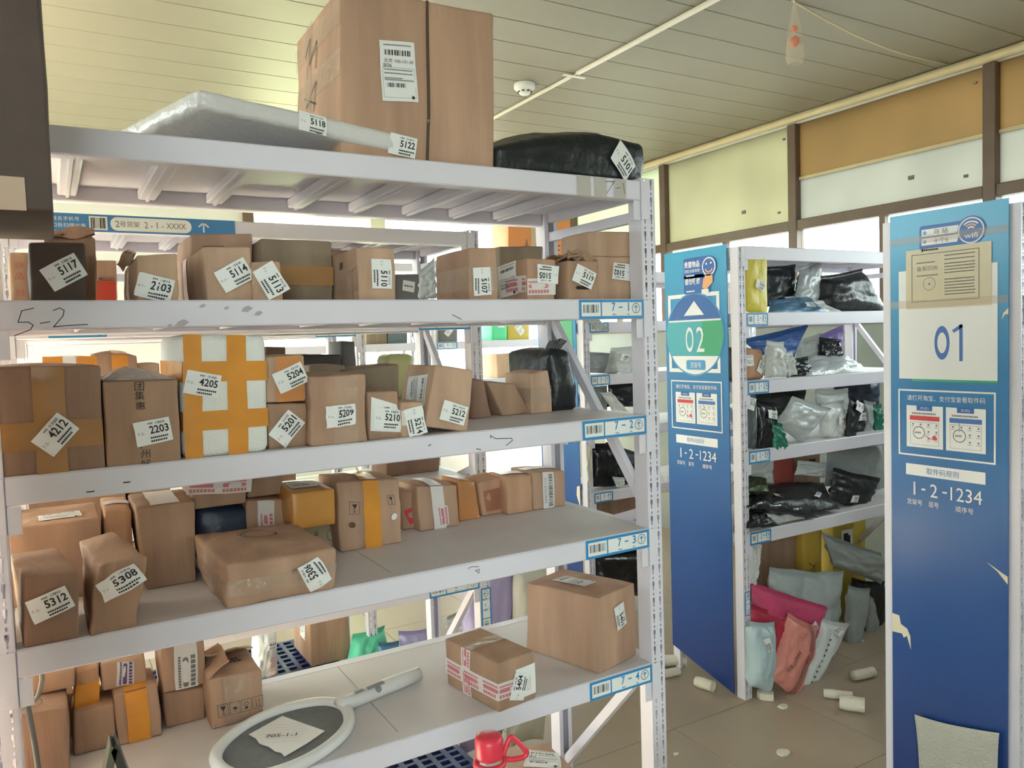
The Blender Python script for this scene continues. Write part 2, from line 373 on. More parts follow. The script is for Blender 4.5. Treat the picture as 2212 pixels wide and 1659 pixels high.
# ---------------------------------------------------------------- slotted steel shelving
SL, SD = 1.388, .466          # bay length, depth
def slotted_post():
    """folded upright with keyhole slots, standing at x 0..042, slots facing -y"""
    mb = MB(); wd_, ch = .042, .0405; n = 50
    def key(cx, cy, s):
        return [(cx-.0042*s,cy+.013),(cx+.0042*s,cy+.013),(cx+.0046*s,cy+.004),(cx+.0024*s,cy-.001),(cx+.0024*s,cy-.010),(cx-.0020*s,cy-.010),(cx-.0020*s,cy-.001),(cx-.0046*s,cy+.004)]
    def slot(cx, cy): return [(cx+.0021*math.cos(a*math.pi/4), cy+.0042*math.sin(a*math.pi/4)) for a in range(8)]
    holes = [key(.012,.024,.75), slot(.012,.0045), key(.032,.024,.75), slot(.032,.0045)]
    outer = [(0,0),(wd_,0),(wd_,ch),(0,ch)]
    loops = [outer]+holes; flat = [p for l in loops for p in l]
    tri = tessellate_polygon([[V((x,y,0)) for x,y in l] for l in loops])
    for k in range(n):
        z = k*ch; mb.add([(x,0,z+y) for x,y in flat], [tuple(t_) for t_ in tri], STEEL)
        for h in holes:
            q = len(h); mb.add([(x,0,z+y) for x,y in h]+[(x,.0018,z+y) for x,y in h], [(i,(i+1)%q,(i+1)%q+q,i+q) for i in range(q)], STEEL)
    H = n*ch
    mb.box((-.0005,0,0),(.0013,.046,H),STEEL); mb.box((wd_-.0013,0,0),(wd_+.0005,.046,H),STEEL)
    mb.box((.0013,.0445,0),(.012,.046,H),STEEL); mb.box((wd_-.012,.0445,0),(wd_-.0013,.046,H),STEEL); mb.box((.002,.002,0),(wd_-.002,.034,.006),STEEL)
    return mb
def shared(parts, name, parent, loc, make, flip=False):
    if name not in parts:
        o = make().build(name.split('|')[0], parent); parts[name] = o.data
    else: o = link(name.split('|')[0], parts[name], parent)
    o.location = loc
    if flip: o.rotation_euler.z = math.pi
    return o
PARTS = {}; BEAMS = {}
def shelf(label, x, yf, levels, bh, num, side, skip=(), group='white slotted steel shelving bays', plates=True, pw=.188):
    root = thing('steel_shelf', label, 'shelf', (x, yf, 0), group)
    S = lambda nm, loc, mk, flip=False: shared(PARTS, nm, root, loc, mk, flip)
    for px in (0, SL-.042):
        S('post', (px, 0, 0), slotted_post); S('post', (px+.042, SD, 0), slotted_post, True)
    def bx(*a): 
        def mk():
            q = MB(); q.box(*a); return q
        return mk
    for i, z in enumerate(levels):
        kz = '%g' % bh
        fb = S('front_beam|'+kz, (0,0,z), bx((.042,-.001,-bh),(SL-.042,.034,0),STEEL,.0025))
        bb = S('back_beam|'+kz, (0,0,z), bx((.042,SD-.034,-bh),(SL-.042,SD+.001,0),STEEL,.0025))
        for ex in (.004, SL-.030): S('end_rail|'+kz, (ex,0,z), bx((0,.037,-bh*.8),(.026,SD-.037,-.003),STEEL,.002))
        for b0, b1 in ((.034,.6935),(.6955,SL-.034)):
            S('board|%g%d' % (b0, i > 1), (0,0,z), bx((b0,.0345,-.014),(b1,SD-.0345,-.0005),BOARD if i > 1 else STEEL))
        S('board_lip|', (0,0,z), bx((.042,.004,-.0005),(SL-.042,.0345,.0008),BOARD))
        for px, tx, sg in ((.016,.043,1),(SL-.042,SL-.063,0)):
            for yy in (-.0030, SD+.0010):
                cn = S('connector|%d' % sg, (px,yy,0), bx((0,0,-bh-.045),(.026,.002,-.001),STEEL,.0008)); cn.parent = fb if yy < 0 else bb
            cn = S('connector_tab|%g' % bh, (tx,.0005,0), bx((0,0,-bh-.047),(.020,.002,-bh-.001),STEEL,.0008)); cn.parent = fb
            S('connector_side|', (.043 if sg else SL-.0455,0,z), bx((0,.001,-bh-.045),(.0022,.034,-.001),STEEL))
        BEAMS[(root.name, i)] = fb
        if i < 2:
            for cx in (.166,.318,.458,.642,.791,.932,1.066,1.2):
                def cb():
                    q = MB(); q.box((-.018,.0345,-.036),(.018,SD-.0345,-.0145),STEEL,.003); q.box((-.003,.0345,-.040),(.003,SD-.0345,-.036),STEEL); return q
                S('crossbar', (cx,0,z), cb)
    for ex in (.021, SL-.021):
        for a, b in (((.42,1.70),(.05,1.25)),((.44,.38),(.06,.80)),((.05,1.21),(.42,1.08)),((.04,1.94),(.43,1.94))):
            def br(a=a, b=b):
                q = MB(); d = V((0,b[0]-a[0],b[1]-a[1])).normalized(); n_ = V((0,-d.z,d.y))*.0125
                A, B = V((0,a[0],a[1])), V((0,b[0],b[1]))
                vs = [p+s_*n_+V((t_,0,0)) for p in (A,B) for s_ in (-1,1) for t_ in (-.009,.009)]
                q.add(vs, [(0,1,3,2),(4,6,7,5),(0,4,5,1),(2,3,7,6),(0,2,6,4),(1,5,7,3)], STEEL); return q
            S('brace|%g' % a[1], (ex,0,0), br)
    if plates:
        for i, z in enumerate(levels[1:], 1):
            if i in skip: continue
            cx = SL-.042-pw/2-.001 if side == 'r' else .046+pw/2
            levelplate('%s-%d' % (num, i), pw, bh*.96).build('level_plate', lambda u, v, o, cx=cx: (cx+u, -.001-o, -bh/2+v), BEAMS[(root.name, i)])
    return root
LVL = (2.018, 1.738, 1.46, 1.182, .8465); LVR = (2.03, 1.737, 1.434, 1.123, .756)
s7 = shelf('nearest white steel shelf with level plates 7-1 to 7-4 full of cartons', -.116, 1.462, LVL, .046, '7', 'r')
s6 = shelf('white steel shelf directly behind the nearest one, with blue banner on top beam', -.116, 2.36, LVL, .046, '6', 'r')
s5 = shelf('third white steel shelf back with plate 5-1, left of aisle', -.116, 3.51, LVL, .046, '5', 'r')
s2 = shelf('white steel shelf with plates 2-1 to 2-4 holding poly mailers beside panel 02', 2.604, 2.456, LVR, .060, '2', 'l', pw=.135)
s1 = shelf('white steel shelf at right edge behind blue panel 01', 2.604, 1.300, LVR, .060, '1', 'l', pw=.135)
s3 = shelf('white steel shelf with plates 3-1 to 3-4 seen through the nearest shelf', 2.604, 3.622, LVR, .060, '3', 'l', pw=.135)
LV4 = (2.27, 1.95, 1.655, 1.34, .95)
s4 = shelf('far white steel shelf with plate 4-2 standing before the back window', 2.60, 5.66, LV4, .06, '4', 'l', pw=.18)
s4b = shelf('far white steel shelf without plates at left of the far aisle', 1.17, 5.66, LV4, .06, '4', 'l', plates=False)
# extra plates, banner and pen marks carried by the shelves
c = Canvas(); w_, h_ = .135, .040
c.rect(-w_/2,-h_/2,w_/2,h_/2,SIGNB,0).rect(-w_/2,-h_*.36,w_*.47,h_*.36,M('pale_yellow_plate',(226,228,196),.5),1)
c.text('5',-w_*.25,.001,h_*.45,SIGNB,w_*.08,2).text('3',w_*.07,.001,h_*.45,SIGNB,w_*.08,2).rect(-w_*.12,-.0005,-w_*.04,.002,SIGNB,2).ring(w_*.27,0,h_*.27,h_*.03,GREYINK,2)
c.line([(w_*.27,-h_*.16),(w_*.27,h_*.14)],h_*.05,GREYINK,2).line([(w_*.33,h_*.2),(w_*.37,-h_*.3)],h_*.16,M('green_ink',(60,150,96),.5),3)
c.build('level_plate', lambda u, v, o: (.183+u, -.001-o, -.023+v), BEAMS[(s6.name, 1)])
BAN = M('banner_blue', (70,132,190), .45)
c = Canvas(); c.rect(-.245,-.023,.245,.023,BAN,0)
c.text('对姓名手机号',-.185,.009,.011,PAPER,.075,1).text('出口处扫描出库',-.178,-.008,.011,PAPER,.09,1)
c.rect(-.125,-.018,-.082,.018,PAPER,1).bars(-.121,-.014,-.086,.014,INK,2,9)
c.rrect(-.075,-.018,.128,.018,.017,PAPER,1).text('2',-.058,0,.017,GREYINK,.010,2).text('号货架',-.028,0,.016,GREYINK,.048,2).text('2 - 1 -',.032,0,.017,GREYINK,.048,2).text('XXXX',.088,0,.015,GREYINK,.05,2)
c.line([(.160,-.012),(.160,.012)],.004,PAPER,2).line([(.148,.002),(.160,.013),(.172,.002)],.004,PAPER,2)
c.build('banner', lambda u, v, o: (.35+u, -.001-o, -.022+v), BEAMS[(s6.name, 0)])
on_beam = lambda u, v, o: (u+.116, -.0016-o, v)
def pen(pts, z, t_=.0016): Canvas().line(pts, t_, PEN, 1).build('pen_stroke', on_beam, s7)
pen([(-.034,1.722),(-.040,1.704),(-.026,1.704),(-.020,1.699),(-.024,1.692),(-.046,1.683)],0,.0013); pen([(-.034,1.722),(-.018,1.726)],0,.0013); pen([(-.010,1.702),(.003,1.704)],0,.0013)
pen([(.009,1.722),(.018,1.726),(.024,1.722),(.022,1.713),(.008,1.696),(.020,1.697),(.056,1.699)],0,.0013)
pen([(.80,1.449),(.812,1.441),(.852,1.438),(.853,1.433),(.838,1.424)],0,.0014); pen([(.80,1.449),(.80,1.444)],0); pen([(.655,1.441),(.660,1.443)],0)
pen([(.50,1.413),(.505,1.403)],0); pen([(.765,1.424),(.775,1.421)],0); pen([(.72,1.707),(.74,1.697)],0,.0014)
pen([(.735,1.172),(.743,1.175),(.760,1.172)],0,.0010); pen([(.752,1.165),(.762,1.166),(.760,1.158),(.752,1.165)],0,.0010); pen([(.095,1.433),(.104,1.433)],0,.002); pen([(.04,1.424),(.050,1.424)],0,.002)
pen([(1.125,2.008),(1.15,2.010),(1.128,1.982)],0,.0012); pen([(1.155,1.995),(1.168,1.997)],0,.0012); pen([(1.176,2.008),(1.180,1.984)],0,.0012)
WORN = M('worn_steel_patch', (176,168,172), .6)
for x_, z_, a_ in ((.235,1.728,.006),(.275,1.724,.005),(.31,1.722,.010),(.33,1.714,.008),(.20,1.698,.012),(.18,1.695,.004)):
    Canvas().poly([(x_-a_,z_-.4*a_),(x_+.1*a_,z_-.5*a_),(x_+a_,z_+.2*a_),(x_+.3*a_,z_+.6*a_),(x_-.5*a_,z_+.3*a_)],WORN,0).build('worn_patch', on_beam, s7)
TAPEOLD = M('old_tape', (190,184,176), .35)
for a_, b_ in ((1.045,1.083),(1.093,1.128),(1.150,1.185)): Canvas().rect(a_,1.973,b_,2.016,TAPEOLD,0).build('old_tape', on_beam, s7)

# ---------------------------------------------------------------- shelf-end panels
GRAD = grad_mat('panel_print_falloff', [(0,(44,62,124)),(.45,(42,92,160)),(.75,(56,130,186)),(1,(62,162,206))], 0, 2.04, .25)  # printed blue gradient with light falloff towards the floor painted in
CREAMP = M('torn_panel_core', (226,216,192), .8); DBLUE = M('deep_print_blue', (44,98,172), .35); SKYP = M('sky_print', (72,150,204), .35)
GREENPR = M('print_green', (60,162,122), .35); TEALP = M('print_teal', (72,168,184), .35); ORANGE = M('print_orange', (232,168,120), .5); NUMB = M('print_number_blue', (70,112,184), .4); WHITEP = M('print_white', (230,230,234), .4); REDP = M('print_red', (206,66,76), .5)
def endpanel(label, num, y0, y1, lift=0):
    yc = (y0+y1)/2; X = 2.597
    root = thing('end_panel', label, 'sign', (X, yc, 0), 'blue panels on the shelf ends'); h = (y1-y0)/2
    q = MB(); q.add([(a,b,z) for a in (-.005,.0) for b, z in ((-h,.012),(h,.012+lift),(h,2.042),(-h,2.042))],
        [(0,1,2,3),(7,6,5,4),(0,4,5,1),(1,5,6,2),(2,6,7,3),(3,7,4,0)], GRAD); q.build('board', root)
    place = lambda u, v, o: (-.005-o, -u, v)
    def guide(c):
        c.frame(-.171,1.2,.163,1.433,.006,WHITEP,1).text('请打开淘宝、支付宝查看取件码',-.004,1.404,.019,WHITEP,.268,1)
        for x0, x1, hd in ((-.14,-.009,REDP),(.001,.132,NUMB)):
            xm = (x0+x1)/2; c.rect(x0,1.231,x1,1.377,WHITEP,1).rect(xm-.028,1.360,xm+.028,1.378,DBLUE,2).text('方式'+('1' if x0 < -.1 else '2'),xm,1.369,.009,WHITEP,.03,3)
            c.fine(x0+.02,x1-.02,1.350,.006,GREYINK,2,3).rect(x0+.012,1.326,x1-.012,1.342,hd,2).frame(x0+.014,1.24,x1-.014,1.32,.001,GREYINK,2)
            c.ring(xm-.02,1.283,.022,.003,GREYINK,2).fine(xm-.034,xm-.006,1.283,.006,GREYINK,2,4)
            for a in range(4):
                for b in range(3): 
                    px, py = x0+.024+a*.028, 1.312-b*.024
                    if abs(px-xm+.02) > .024 or abs(py-1.283) > .024: c.disc(px,py,.0035,GREYINK,2,n=8).fine(px-.007,px+.007,py-.008,.002,GREYINK,2,a+b)
            if hd is REDP: c.disc(x1-.03,1.268,.008,REDP,3).line([(x1-.04,1.262),(x1-.062,1.274)],.0025,REDP,3)
            else: c.line([(xm-.02,1.326),(xm-.02,1.298)],.002,GREYINK,3)
        c.rect(-.143,1.131,.131,1.171,WHITEP,1).text('取件码规则',-.012,1.151,.022,DBLUE,.112,2)
        c.text('1',-.112,1.085,.046,WHITEP,.012,1).text('2',-.042,1.085,.046,WHITEP,.026,1).text('1234',.068,1.085,.046,WHITEP,.104,1).rect(-.086,1.082,-.072,1.088,WHITEP,1).rect(-.012,1.082,.004,1.088,WHITEP,1)
        c.text('货架号',-.112,1.036,.020,WHITEP,.056,1).text('层号',-.043,1.036,.020,WHITEP,.036,1).text('顺序号',.062,1.036,.020,WHITEP,.06,1)
    c = Canvas()
    if num == '01':
        c.rect(-.167,1.47,.168,1.846,WHITEP,1).rect(-.12,1.462,.168,1.47,GREENPR,1)
        c.rrect(-.030,1.536,.034,1.652,.031,NUMB,2); c.items.pop()
        c.ring(-.012,1.594,.026,.010,NUMB,2,ry=.057); c.line([(.030,1.634),(.052,1.648),(.052,1.538)],.011,NUMB,2)
        c.build('number_print', place, root); c = Canvas()
        PB = M('aged_paper', (206,194,168), .35); c.rect(-.139,1.712,.150,1.915,PB,3).frame(-.118,1.735,.112,1.898,.0025,GREYINK,4)
        c.text('备案回执',-.062,1.848,.016,GREYINK,.075,4).ring(-.055,1.795,.022,.0015,GREYINK,4).text('★',-.055,1.795,.010,GREYINK,None,4)
        for k, z in enumerate((1.885,1.872,1.858,1.848,1.838,1.828,1.806,1.796,1.786,1.776,1.766,1.756)): c.fine(-.002,.10,z,.004,GREYINK,4,k)
        c.fine(-.10,-.03,1.868,.004,GREYINK,4,3); c.fine(-.10,-.02,1.824,.004,GREYINK,4,8)
        c.build('certificate', place, root); c = Canvas()
        c.rrect(-.090,1.897,.105,1.992,.010,DBLUE,2); c.disc(.085,1.957,.047,DBLUE,2.5); c.ring(.085,1.957,.042,.004,WHITEP,3)
        c.text('wifi',.085,1.941,.017,WHITEP,.044,3,.02)
        for r_, m_ in ((.034,WHITEP),(.025,ORANGE),(.016,WHITEP)): c.ring(.085,1.954,r_,.005,m_,3,45,135,10)
        for z, tx in ((1.968,'乌 站'),(1.938,'十个5')): c.poly([(-.082,z-.012),(.040,z-.012),(.046,z+.012),(-.082,z+.012)],WHITEP,3).text(tx,-.015,z,.018,INK,.05,4).disc(-.070,z,.006,SKYP,4)
        c.rect(-.082,1.905,-.076,1.915,WHITEP,3).fine(-.074,-.02,1.910,.006,WHITEP,3,2)
        c.build('wifi_sticker', place, root); c = Canvas()
        c.poly([(-.2,.613),(-.172,.612),(-.166,.582),(-.142,.572),(-.130,.548),(-.128,.500),(-.143,.545),(-.155,.535),(-.162,.548),(-.2,.545)],CREAMP,1)
        c.build('torn_patch', place, root); c = Canvas()
        c.poly([(.2,.845),(.135,.878),(.168,.855),(.2,.820)],CREAMP,1); c.build('torn_patch', place, root); c = Canvas(); c.poly([(.2,1.70),(.185,1.685),(.180,1.665),(.190,1.68),(.2,1.682)],CREAMP,1)
        c.build('torn_patch', place, root)
        for z in (1.948, 1.729): Canvas().rect(-.2,z-.013,.2,z+.013,TAPEC,5,6).build('clear_tape', place, root)
        c = Canvas(); guide(c)
    elif num == '02':
        c.frame(-.180,1.472,.157,1.840,.018,WHITEP,1); c.disc(-.005,1.65,.190,SKYP,2,ry=.195); c.disc(-.005,1.65,.182,DBLUE,3,ry=.186,a0=20,a1=160)
        seg = [(-.005+.182*math.cos(a),1.65+.186*math.sin(a)) for a in [math.radians(q) for q in range(20,-33,-4)]]
        lf = [(-.010-x,y) for x,y in seg[::-1]]; c.poly(seg+lf,TEALP,3); c.poly(seg+[(.02,seg[-1][1]),(.05,seg[0][1])],GREENPR,4)
        c.rect(-.175,1.710,.165,1.718,WHITEP,5); c.disc(-.005,1.65,.182,WHITEP,3,ry=.186,a0=213,a1=327); c.poly([(-.001,1.805),(-.071,1.738),(.062,1.738)],WHITEP,5)
        c.ring(-.035,1.626,.026,.008,WHITEP,5,ry=.058); c.text('2',.035,1.626,.116,WHITEP,.05,5)
        c.rrect(-.060,1.485,.065,1.530,.010,SKYP,5).text('货架号',.003,1.507,.028,WHITEP,.07,6)
        c.build('emblem_print', place, root); c = Canvas()
        for z0, z1, a, b in ((1.910,2.004,'贵重物品','请贴当面保管'),(1.838,1.925,'请勿吸烟','')):
            c.rrect(-.066,z0,.105,z1,.010,DBLUE,5).text(a,-.010,z1-.03,.030,WHITEP,.10,6,.02)
            if b: c.text(b,-.010,z0+.034,.015,WHITEP,.10,6)
            c.fine(-.05,.01,z0+.012,.007,WHITEP,6,3)
            if b: cc = c
            c = Canvas() if b else c
        c, c2 = cc, c
        c.disc(.098,1.955,.048,DBLUE,5.6); c.ring(.098,1.955,.042,.006,WHITEP,7).disc(.083,1.968,.005,WHITEP,7,n=10).disc(.112,1.970,.005,WHITEP,7,n=10).ring(.098,1.953,.026,.006,ORANGE,7,200,340,12)
        c.build('notice_sticker', place, root); c = c2
        c.poly([(.055,1.862),(.062,1.90),(.085,1.925),(.12,1.918),(.122,1.882),(.10,1.868),(.078,1.852)],ORANGE,7); c.rrect(.05,1.832,.095,1.855,.006,WHITEP,7); c.build('notice_sticker', place, root); c = Canvas(); guide(c)
    else:
        c.rect(-.16,1.47,.168,1.846,GREENPR,1); c.build('colour_print', place, root); c = Canvas(); c.poly([(.2,.80),(.17,.79),(.165,.74),(.185,.70),(.2,.66)],CREAMP,1); c.build('torn_patch', place, root); c = Canvas(); guide(c)
    c.build('guide_print', place, root)
    return root
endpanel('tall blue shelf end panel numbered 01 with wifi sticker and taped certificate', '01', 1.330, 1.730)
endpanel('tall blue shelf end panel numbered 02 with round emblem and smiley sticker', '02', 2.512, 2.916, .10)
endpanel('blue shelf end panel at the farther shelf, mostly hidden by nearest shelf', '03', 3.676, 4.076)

# ---------------------------------------------------------------- parcels: positions in metres, corner order
# box: front bottom-left, bottom-right, top-left, top-right, then the same four at the back; bag: four corners
HEX={
'big_top':((0.512,1.5,2.018),(0.855,1.5,2.018),(0.528,1.5,2.352),(0.868,1.5,2.356),(0.512,1.827,2.018),(0.855,1.827,2.018),(0.528,1.827,2.352),(0.868,1.827,2.356)),
'black5101':((0.859,1.5,2.018),(1.271,1.5,2.018),(0.861,1.5,2.07),(1.273,1.5,2.116),(0.859,1.8,2.018),(1.271,1.8,2.018),(0.861,1.8,2.07),(1.273,1.8,2.116)),
'c_tallred':((-0.058,1.72,1.738),(-0.026,1.72,1.738),(-0.053,1.72,1.842),(-0.021,1.72,1.843),(-0.058,1.82,1.738),(-0.026,1.82,1.738),(-0.053,1.82,1.842),(-0.021,1.82,1.843)),
'c5117':((-0.023,1.51,1.738),(0.058,1.51,1.738),(-0.019,1.51,1.836),(0.062,1.51,1.838),(-0.023,1.65,1.738),(0.058,1.65,1.738),(-0.019,1.65,1.836),(0.062,1.65,1.838)),
'c_flap':((0,1.66,1.738),(0.08,1.66,1.738),(0.006,1.66,1.858),(0.086,1.66,1.866),(0,1.86,1.738),(0.08,1.86,1.738),(0.006,1.86,1.858),(0.086,1.86,1.866)),
'c2103':((0.136,1.5,1.738),(0.201,1.5,1.738),(0.14,1.5,1.819),(0.206,1.5,1.822),(0.136,1.8,1.738),(0.201,1.8,1.738),(0.14,1.8,1.819),(0.206,1.8,1.822)),
'c5114':((0.247,1.485,1.738),(0.326,1.485,1.738),(0.246,1.485,1.834),(0.329,1.485,1.836),(0.247,1.784,1.738),(0.326,1.784,1.738),(0.246,1.784,1.834),(0.329,1.784,1.836)),
'c_f':((0.25,1.69,1.738),(0.372,1.69,1.738),(0.257,1.69,1.884),(0.379,1.69,1.89),(0.25,1.871,1.738),(0.372,1.871,1.738),(0.257,1.871,1.884),(0.379,1.871,1.89)),
'c5113':((0.326,1.475,1.738),(0.38,1.475,1.738),(0.328,1.475,1.808),(0.377,1.475,1.81),(0.326,1.595,1.738),(0.38,1.595,1.738),(0.328,1.595,1.808),(0.377,1.595,1.81)),
'c_h':((0.377,1.63,1.738),(0.523,1.63,1.738),(0.381,1.63,1.872),(0.528,1.63,1.872),(0.377,1.87,1.738),(0.523,1.87,1.738),(0.381,1.87,1.872),(0.528,1.87,1.872)),
'c5110':((0.532,1.49,1.738),(0.611,1.49,1.738),(0.532,1.49,1.843),(0.61,1.49,1.843),(0.532,1.693,1.738),(0.611,1.693,1.738),(0.532,1.693,1.843),(0.61,1.693,1.843)),
'c5107':((0.779,1.49,1.738),(0.847,1.49,1.738),(0.781,1.49,1.85),(0.848,1.49,1.851),(0.779,1.661,1.738),(0.847,1.661,1.738),(0.781,1.661,1.85),(0.848,1.661,1.851)),
'c_l':((1.029,1.8,1.738),(1.162,1.8,1.738),(1.034,1.8,1.897),(1.168,1.8,1.902),(1.029,1.9,1.738),(1.162,1.9,1.738),(1.034,1.9,1.897),(1.168,1.9,1.902)),
'c5105':((0.919,1.485,1.738),(0.993,1.485,1.738),(0.922,1.485,1.831),(0.996,1.485,1.83),(0.919,1.608,1.738),(0.993,1.608,1.738),(0.922,1.608,1.831),(0.996,1.608,1.83)),
'c5119':((1.024,1.48,1.738),(1.11,1.48,1.738),(1.027,1.48,1.828),(1.112,1.48,1.829),(1.024,1.6,1.738),(1.11,1.6,1.738),(1.027,1.6,1.828),(1.112,1.6,1.829)),
'c5102':((1.11,1.52,1.738),(1.273,1.52,1.738),(1.119,1.52,1.902),(1.278,1.52,1.907),(1.11,1.64,1.738),(1.273,1.64,1.738),(1.119,1.64,1.902),(1.278,1.64,1.907)),
'c4212':((-0.087,1.466,1.46),(0.069,1.466,1.46),(-0.086,1.466,1.635),(0.071,1.466,1.63),(-0.087,1.726,1.46),(0.069,1.726,1.46),(-0.086,1.726,1.635),(0.071,1.726,1.63)),
'c2203':((0.073,1.466,1.46),(0.187,1.466,1.46),(0.073,1.466,1.604),(0.19,1.466,1.601),(0.073,1.666,1.46),(0.187,1.666,1.46),(0.073,1.666,1.604),(0.19,1.666,1.601)),
'foam4205':((0.193,1.472,1.46),(0.338,1.472,1.46),(0.2,1.472,1.68),(0.344,1.472,1.674),(0.193,1.782,1.46),(0.338,1.782,1.46),(0.2,1.782,1.68),(0.344,1.782,1.674)),
'c5201':((0.344,1.496,1.46),(0.417,1.496,1.46),(0.345,1.496,1.546),(0.418,1.496,1.542),(0.344,1.636,1.46),(0.417,1.636,1.46),(0.345,1.636,1.546),(0.418,1.636,1.542)),
'c5209':((0.419,1.473,1.46),(0.528,1.473,1.46),(0.421,1.473,1.595),(0.534,1.473,1.593),(0.419,1.693,1.46),(0.528,1.693,1.46),(0.421,1.693,1.595),(0.534,1.693,1.593)),
'c5210':((0.539,1.488,1.46),(0.609,1.488,1.46),(0.538,1.488,1.556),(0.603,1.488,1.555),(0.539,1.648,1.46),(0.609,1.648,1.46),(0.538,1.648,1.556),(0.603,1.648,1.555)),
'c5214':((0.606,1.479,1.46),(0.653,1.479,1.46),(0.607,1.479,1.533),(0.656,1.479,1.53),(0.606,1.579,1.46),(0.653,1.579,1.46),(0.607,1.579,1.533),(0.656,1.579,1.53)),
'c5212':((0.662,1.49,1.477),(0.761,1.49,1.457),(0.691,1.49,1.604),(0.78,1.49,1.589),(0.662,1.64,1.477),(0.761,1.64,1.457),(0.691,1.64,1.604),(0.78,1.64,1.589)),
'c_dg1':((0.575,1.74,1.46),(0.707,1.74,1.46),(0.58,1.74,1.594),(0.713,1.74,1.603),(0.575,1.88,1.46),(0.707,1.88,1.46),(0.58,1.88,1.594),(0.713,1.88,1.603)),
'c_dg0':((0.504,1.78,1.46),(0.588,1.78,1.46),(0.51,1.78,1.607),(0.594,1.78,1.606),(0.504,1.88,1.46),(0.588,1.88,1.46),(0.51,1.88,1.607),(0.594,1.88,1.606)),
'c_s1':((0.889,1.71,1.46),(0.943,1.71,1.46),(0.889,1.71,1.555),(0.925,1.71,1.555),(0.889,1.83,1.46),(0.943,1.83,1.46),(0.889,1.83,1.555),(0.925,1.83,1.555)),
'c_prism':((0.98,1.72,1.46),(1.063,1.72,1.46),(0.938,1.72,1.549),(1.019,1.72,1.538),(0.98,1.82,1.46),(1.063,1.82,1.46),(0.938,1.82,1.549),(1.019,1.82,1.538)),
'c_s2':((1.054,1.7,1.46),(1.119,1.7,1.46),(1.054,1.7,1.563),(1.108,1.7,1.569),(1.054,1.835,1.46),(1.119,1.835,1.46),(1.054,1.835,1.563),(1.108,1.835,1.569)),
'blackbag':((1.129,1.72,1.46),(1.216,1.72,1.46),(1.132,1.72,1.617),(1.194,1.72,1.618),(1.129,1.943,1.46),(1.216,1.943,1.46),(1.132,1.943,1.617),(1.194,1.943,1.618)),
'c5312':((-0.062,1.466,1.182),(0.016,1.466,1.182),(-0.054,1.466,1.299),(0.021,1.466,1.293),(-0.072,1.62,1.182),(0.003,1.62,1.182),(-0.081,1.62,1.305),(-0.011,1.62,1.307)),
'c5308':((0.029,1.466,1.182),(0.102,1.466,1.182),(0.049,1.466,1.295),(0.127,1.466,1.304),(0.027,1.62,1.182),(0.093,1.62,1.182),(0.025,1.62,1.312),(0.084,1.62,1.324)),
'c5306':((0.25,1.466,1.182),(0.446,1.466,1.182),(0.251,1.466,1.26),(0.452,1.466,1.263),(0.239,1.68,1.182),(0.442,1.68,1.182),(0.228,1.68,1.283),(0.439,1.68,1.272)),
'b_big1':((-0.089,1.72,1.182),(0.066,1.72,1.182),(-0.084,1.72,1.332),(0.067,1.72,1.331),(-0.089,1.91,1.182),(0.066,1.91,1.182),(-0.084,1.91,1.332),(0.067,1.91,1.331)),
'b_2':((0.071,1.73,1.182),(0.119,1.73,1.182),(0.076,1.73,1.34),(0.124,1.73,1.337),(0.071,1.9,1.182),(0.119,1.9,1.182),(0.076,1.9,1.34),(0.124,1.9,1.337)),
'b_3':((0.139,1.686,1.182),(0.231,1.686,1.182),(0.127,1.686,1.347),(0.236,1.686,1.347),(0.139,1.856,1.182),(0.231,1.856,1.182),(0.127,1.856,1.347),(0.236,1.856,1.347)),
'b_orange':((0.426,1.66,1.262),(0.517,1.66,1.262),(0.425,1.66,1.343),(0.517,1.66,1.34),(0.426,1.82,1.262),(0.517,1.82,1.262),(0.425,1.82,1.343),(0.517,1.82,1.34)),
'b_white':((0.473,1.784,1.182),(0.566,1.784,1.182),(0.474,1.784,1.243),(0.568,1.784,1.236),(0.473,1.924,1.182),(0.566,1.924,1.182),(0.474,1.924,1.243),(0.568,1.924,1.236)),
'b_4':((0.545,1.716,1.182),(0.693,1.716,1.182),(0.542,1.716,1.343),(0.691,1.716,1.334),(0.545,1.866,1.182),(0.693,1.866,1.182),(0.542,1.866,1.343),(0.691,1.866,1.334)),
'b_5':((0.74,1.827,1.182),(0.786,1.827,1.182),(0.735,1.827,1.283),(0.778,1.827,1.275),(0.74,1.907,1.182),(0.786,1.907,1.182),(0.735,1.907,1.283),(0.778,1.907,1.275)),
'b_6':((0.77,1.785,1.182),(0.878,1.785,1.182),(0.765,1.785,1.295),(0.875,1.785,1.287),(0.77,1.915,1.182),(0.878,1.915,1.182),(0.765,1.915,1.295),(0.875,1.915,1.287)),
'b_7':((0.898,1.822,1.182),(0.964,1.822,1.182),(0.893,1.822,1.293),(0.947,1.822,1.282),(0.898,1.922,1.182),(0.964,1.922,1.182),(0.893,1.922,1.293),(0.947,1.922,1.282)),
'b_8':((0.976,1.84,1.182),(1.053,1.84,1.182),(0.967,1.84,1.273),(1.043,1.84,1.282),(0.976,1.94,1.182),(1.053,1.94,1.182),(0.967,1.94,1.273),(1.043,1.94,1.282)),
'b_9':((1.036,1.808,1.182),(1.115,1.808,1.182),(1.032,1.808,1.286),(1.114,1.808,1.281),(1.036,1.908,1.182),(1.115,1.908,1.182),(1.032,1.908,1.286),(1.114,1.908,1.281)),
'b_10':((1.12,1.811,1.182),(1.226,1.811,1.182),(1.119,1.811,1.287),(1.226,1.811,1.28),(1.12,1.931,1.182),(1.226,1.931,1.182),(1.119,1.931,1.287),(1.226,1.931,1.28)),
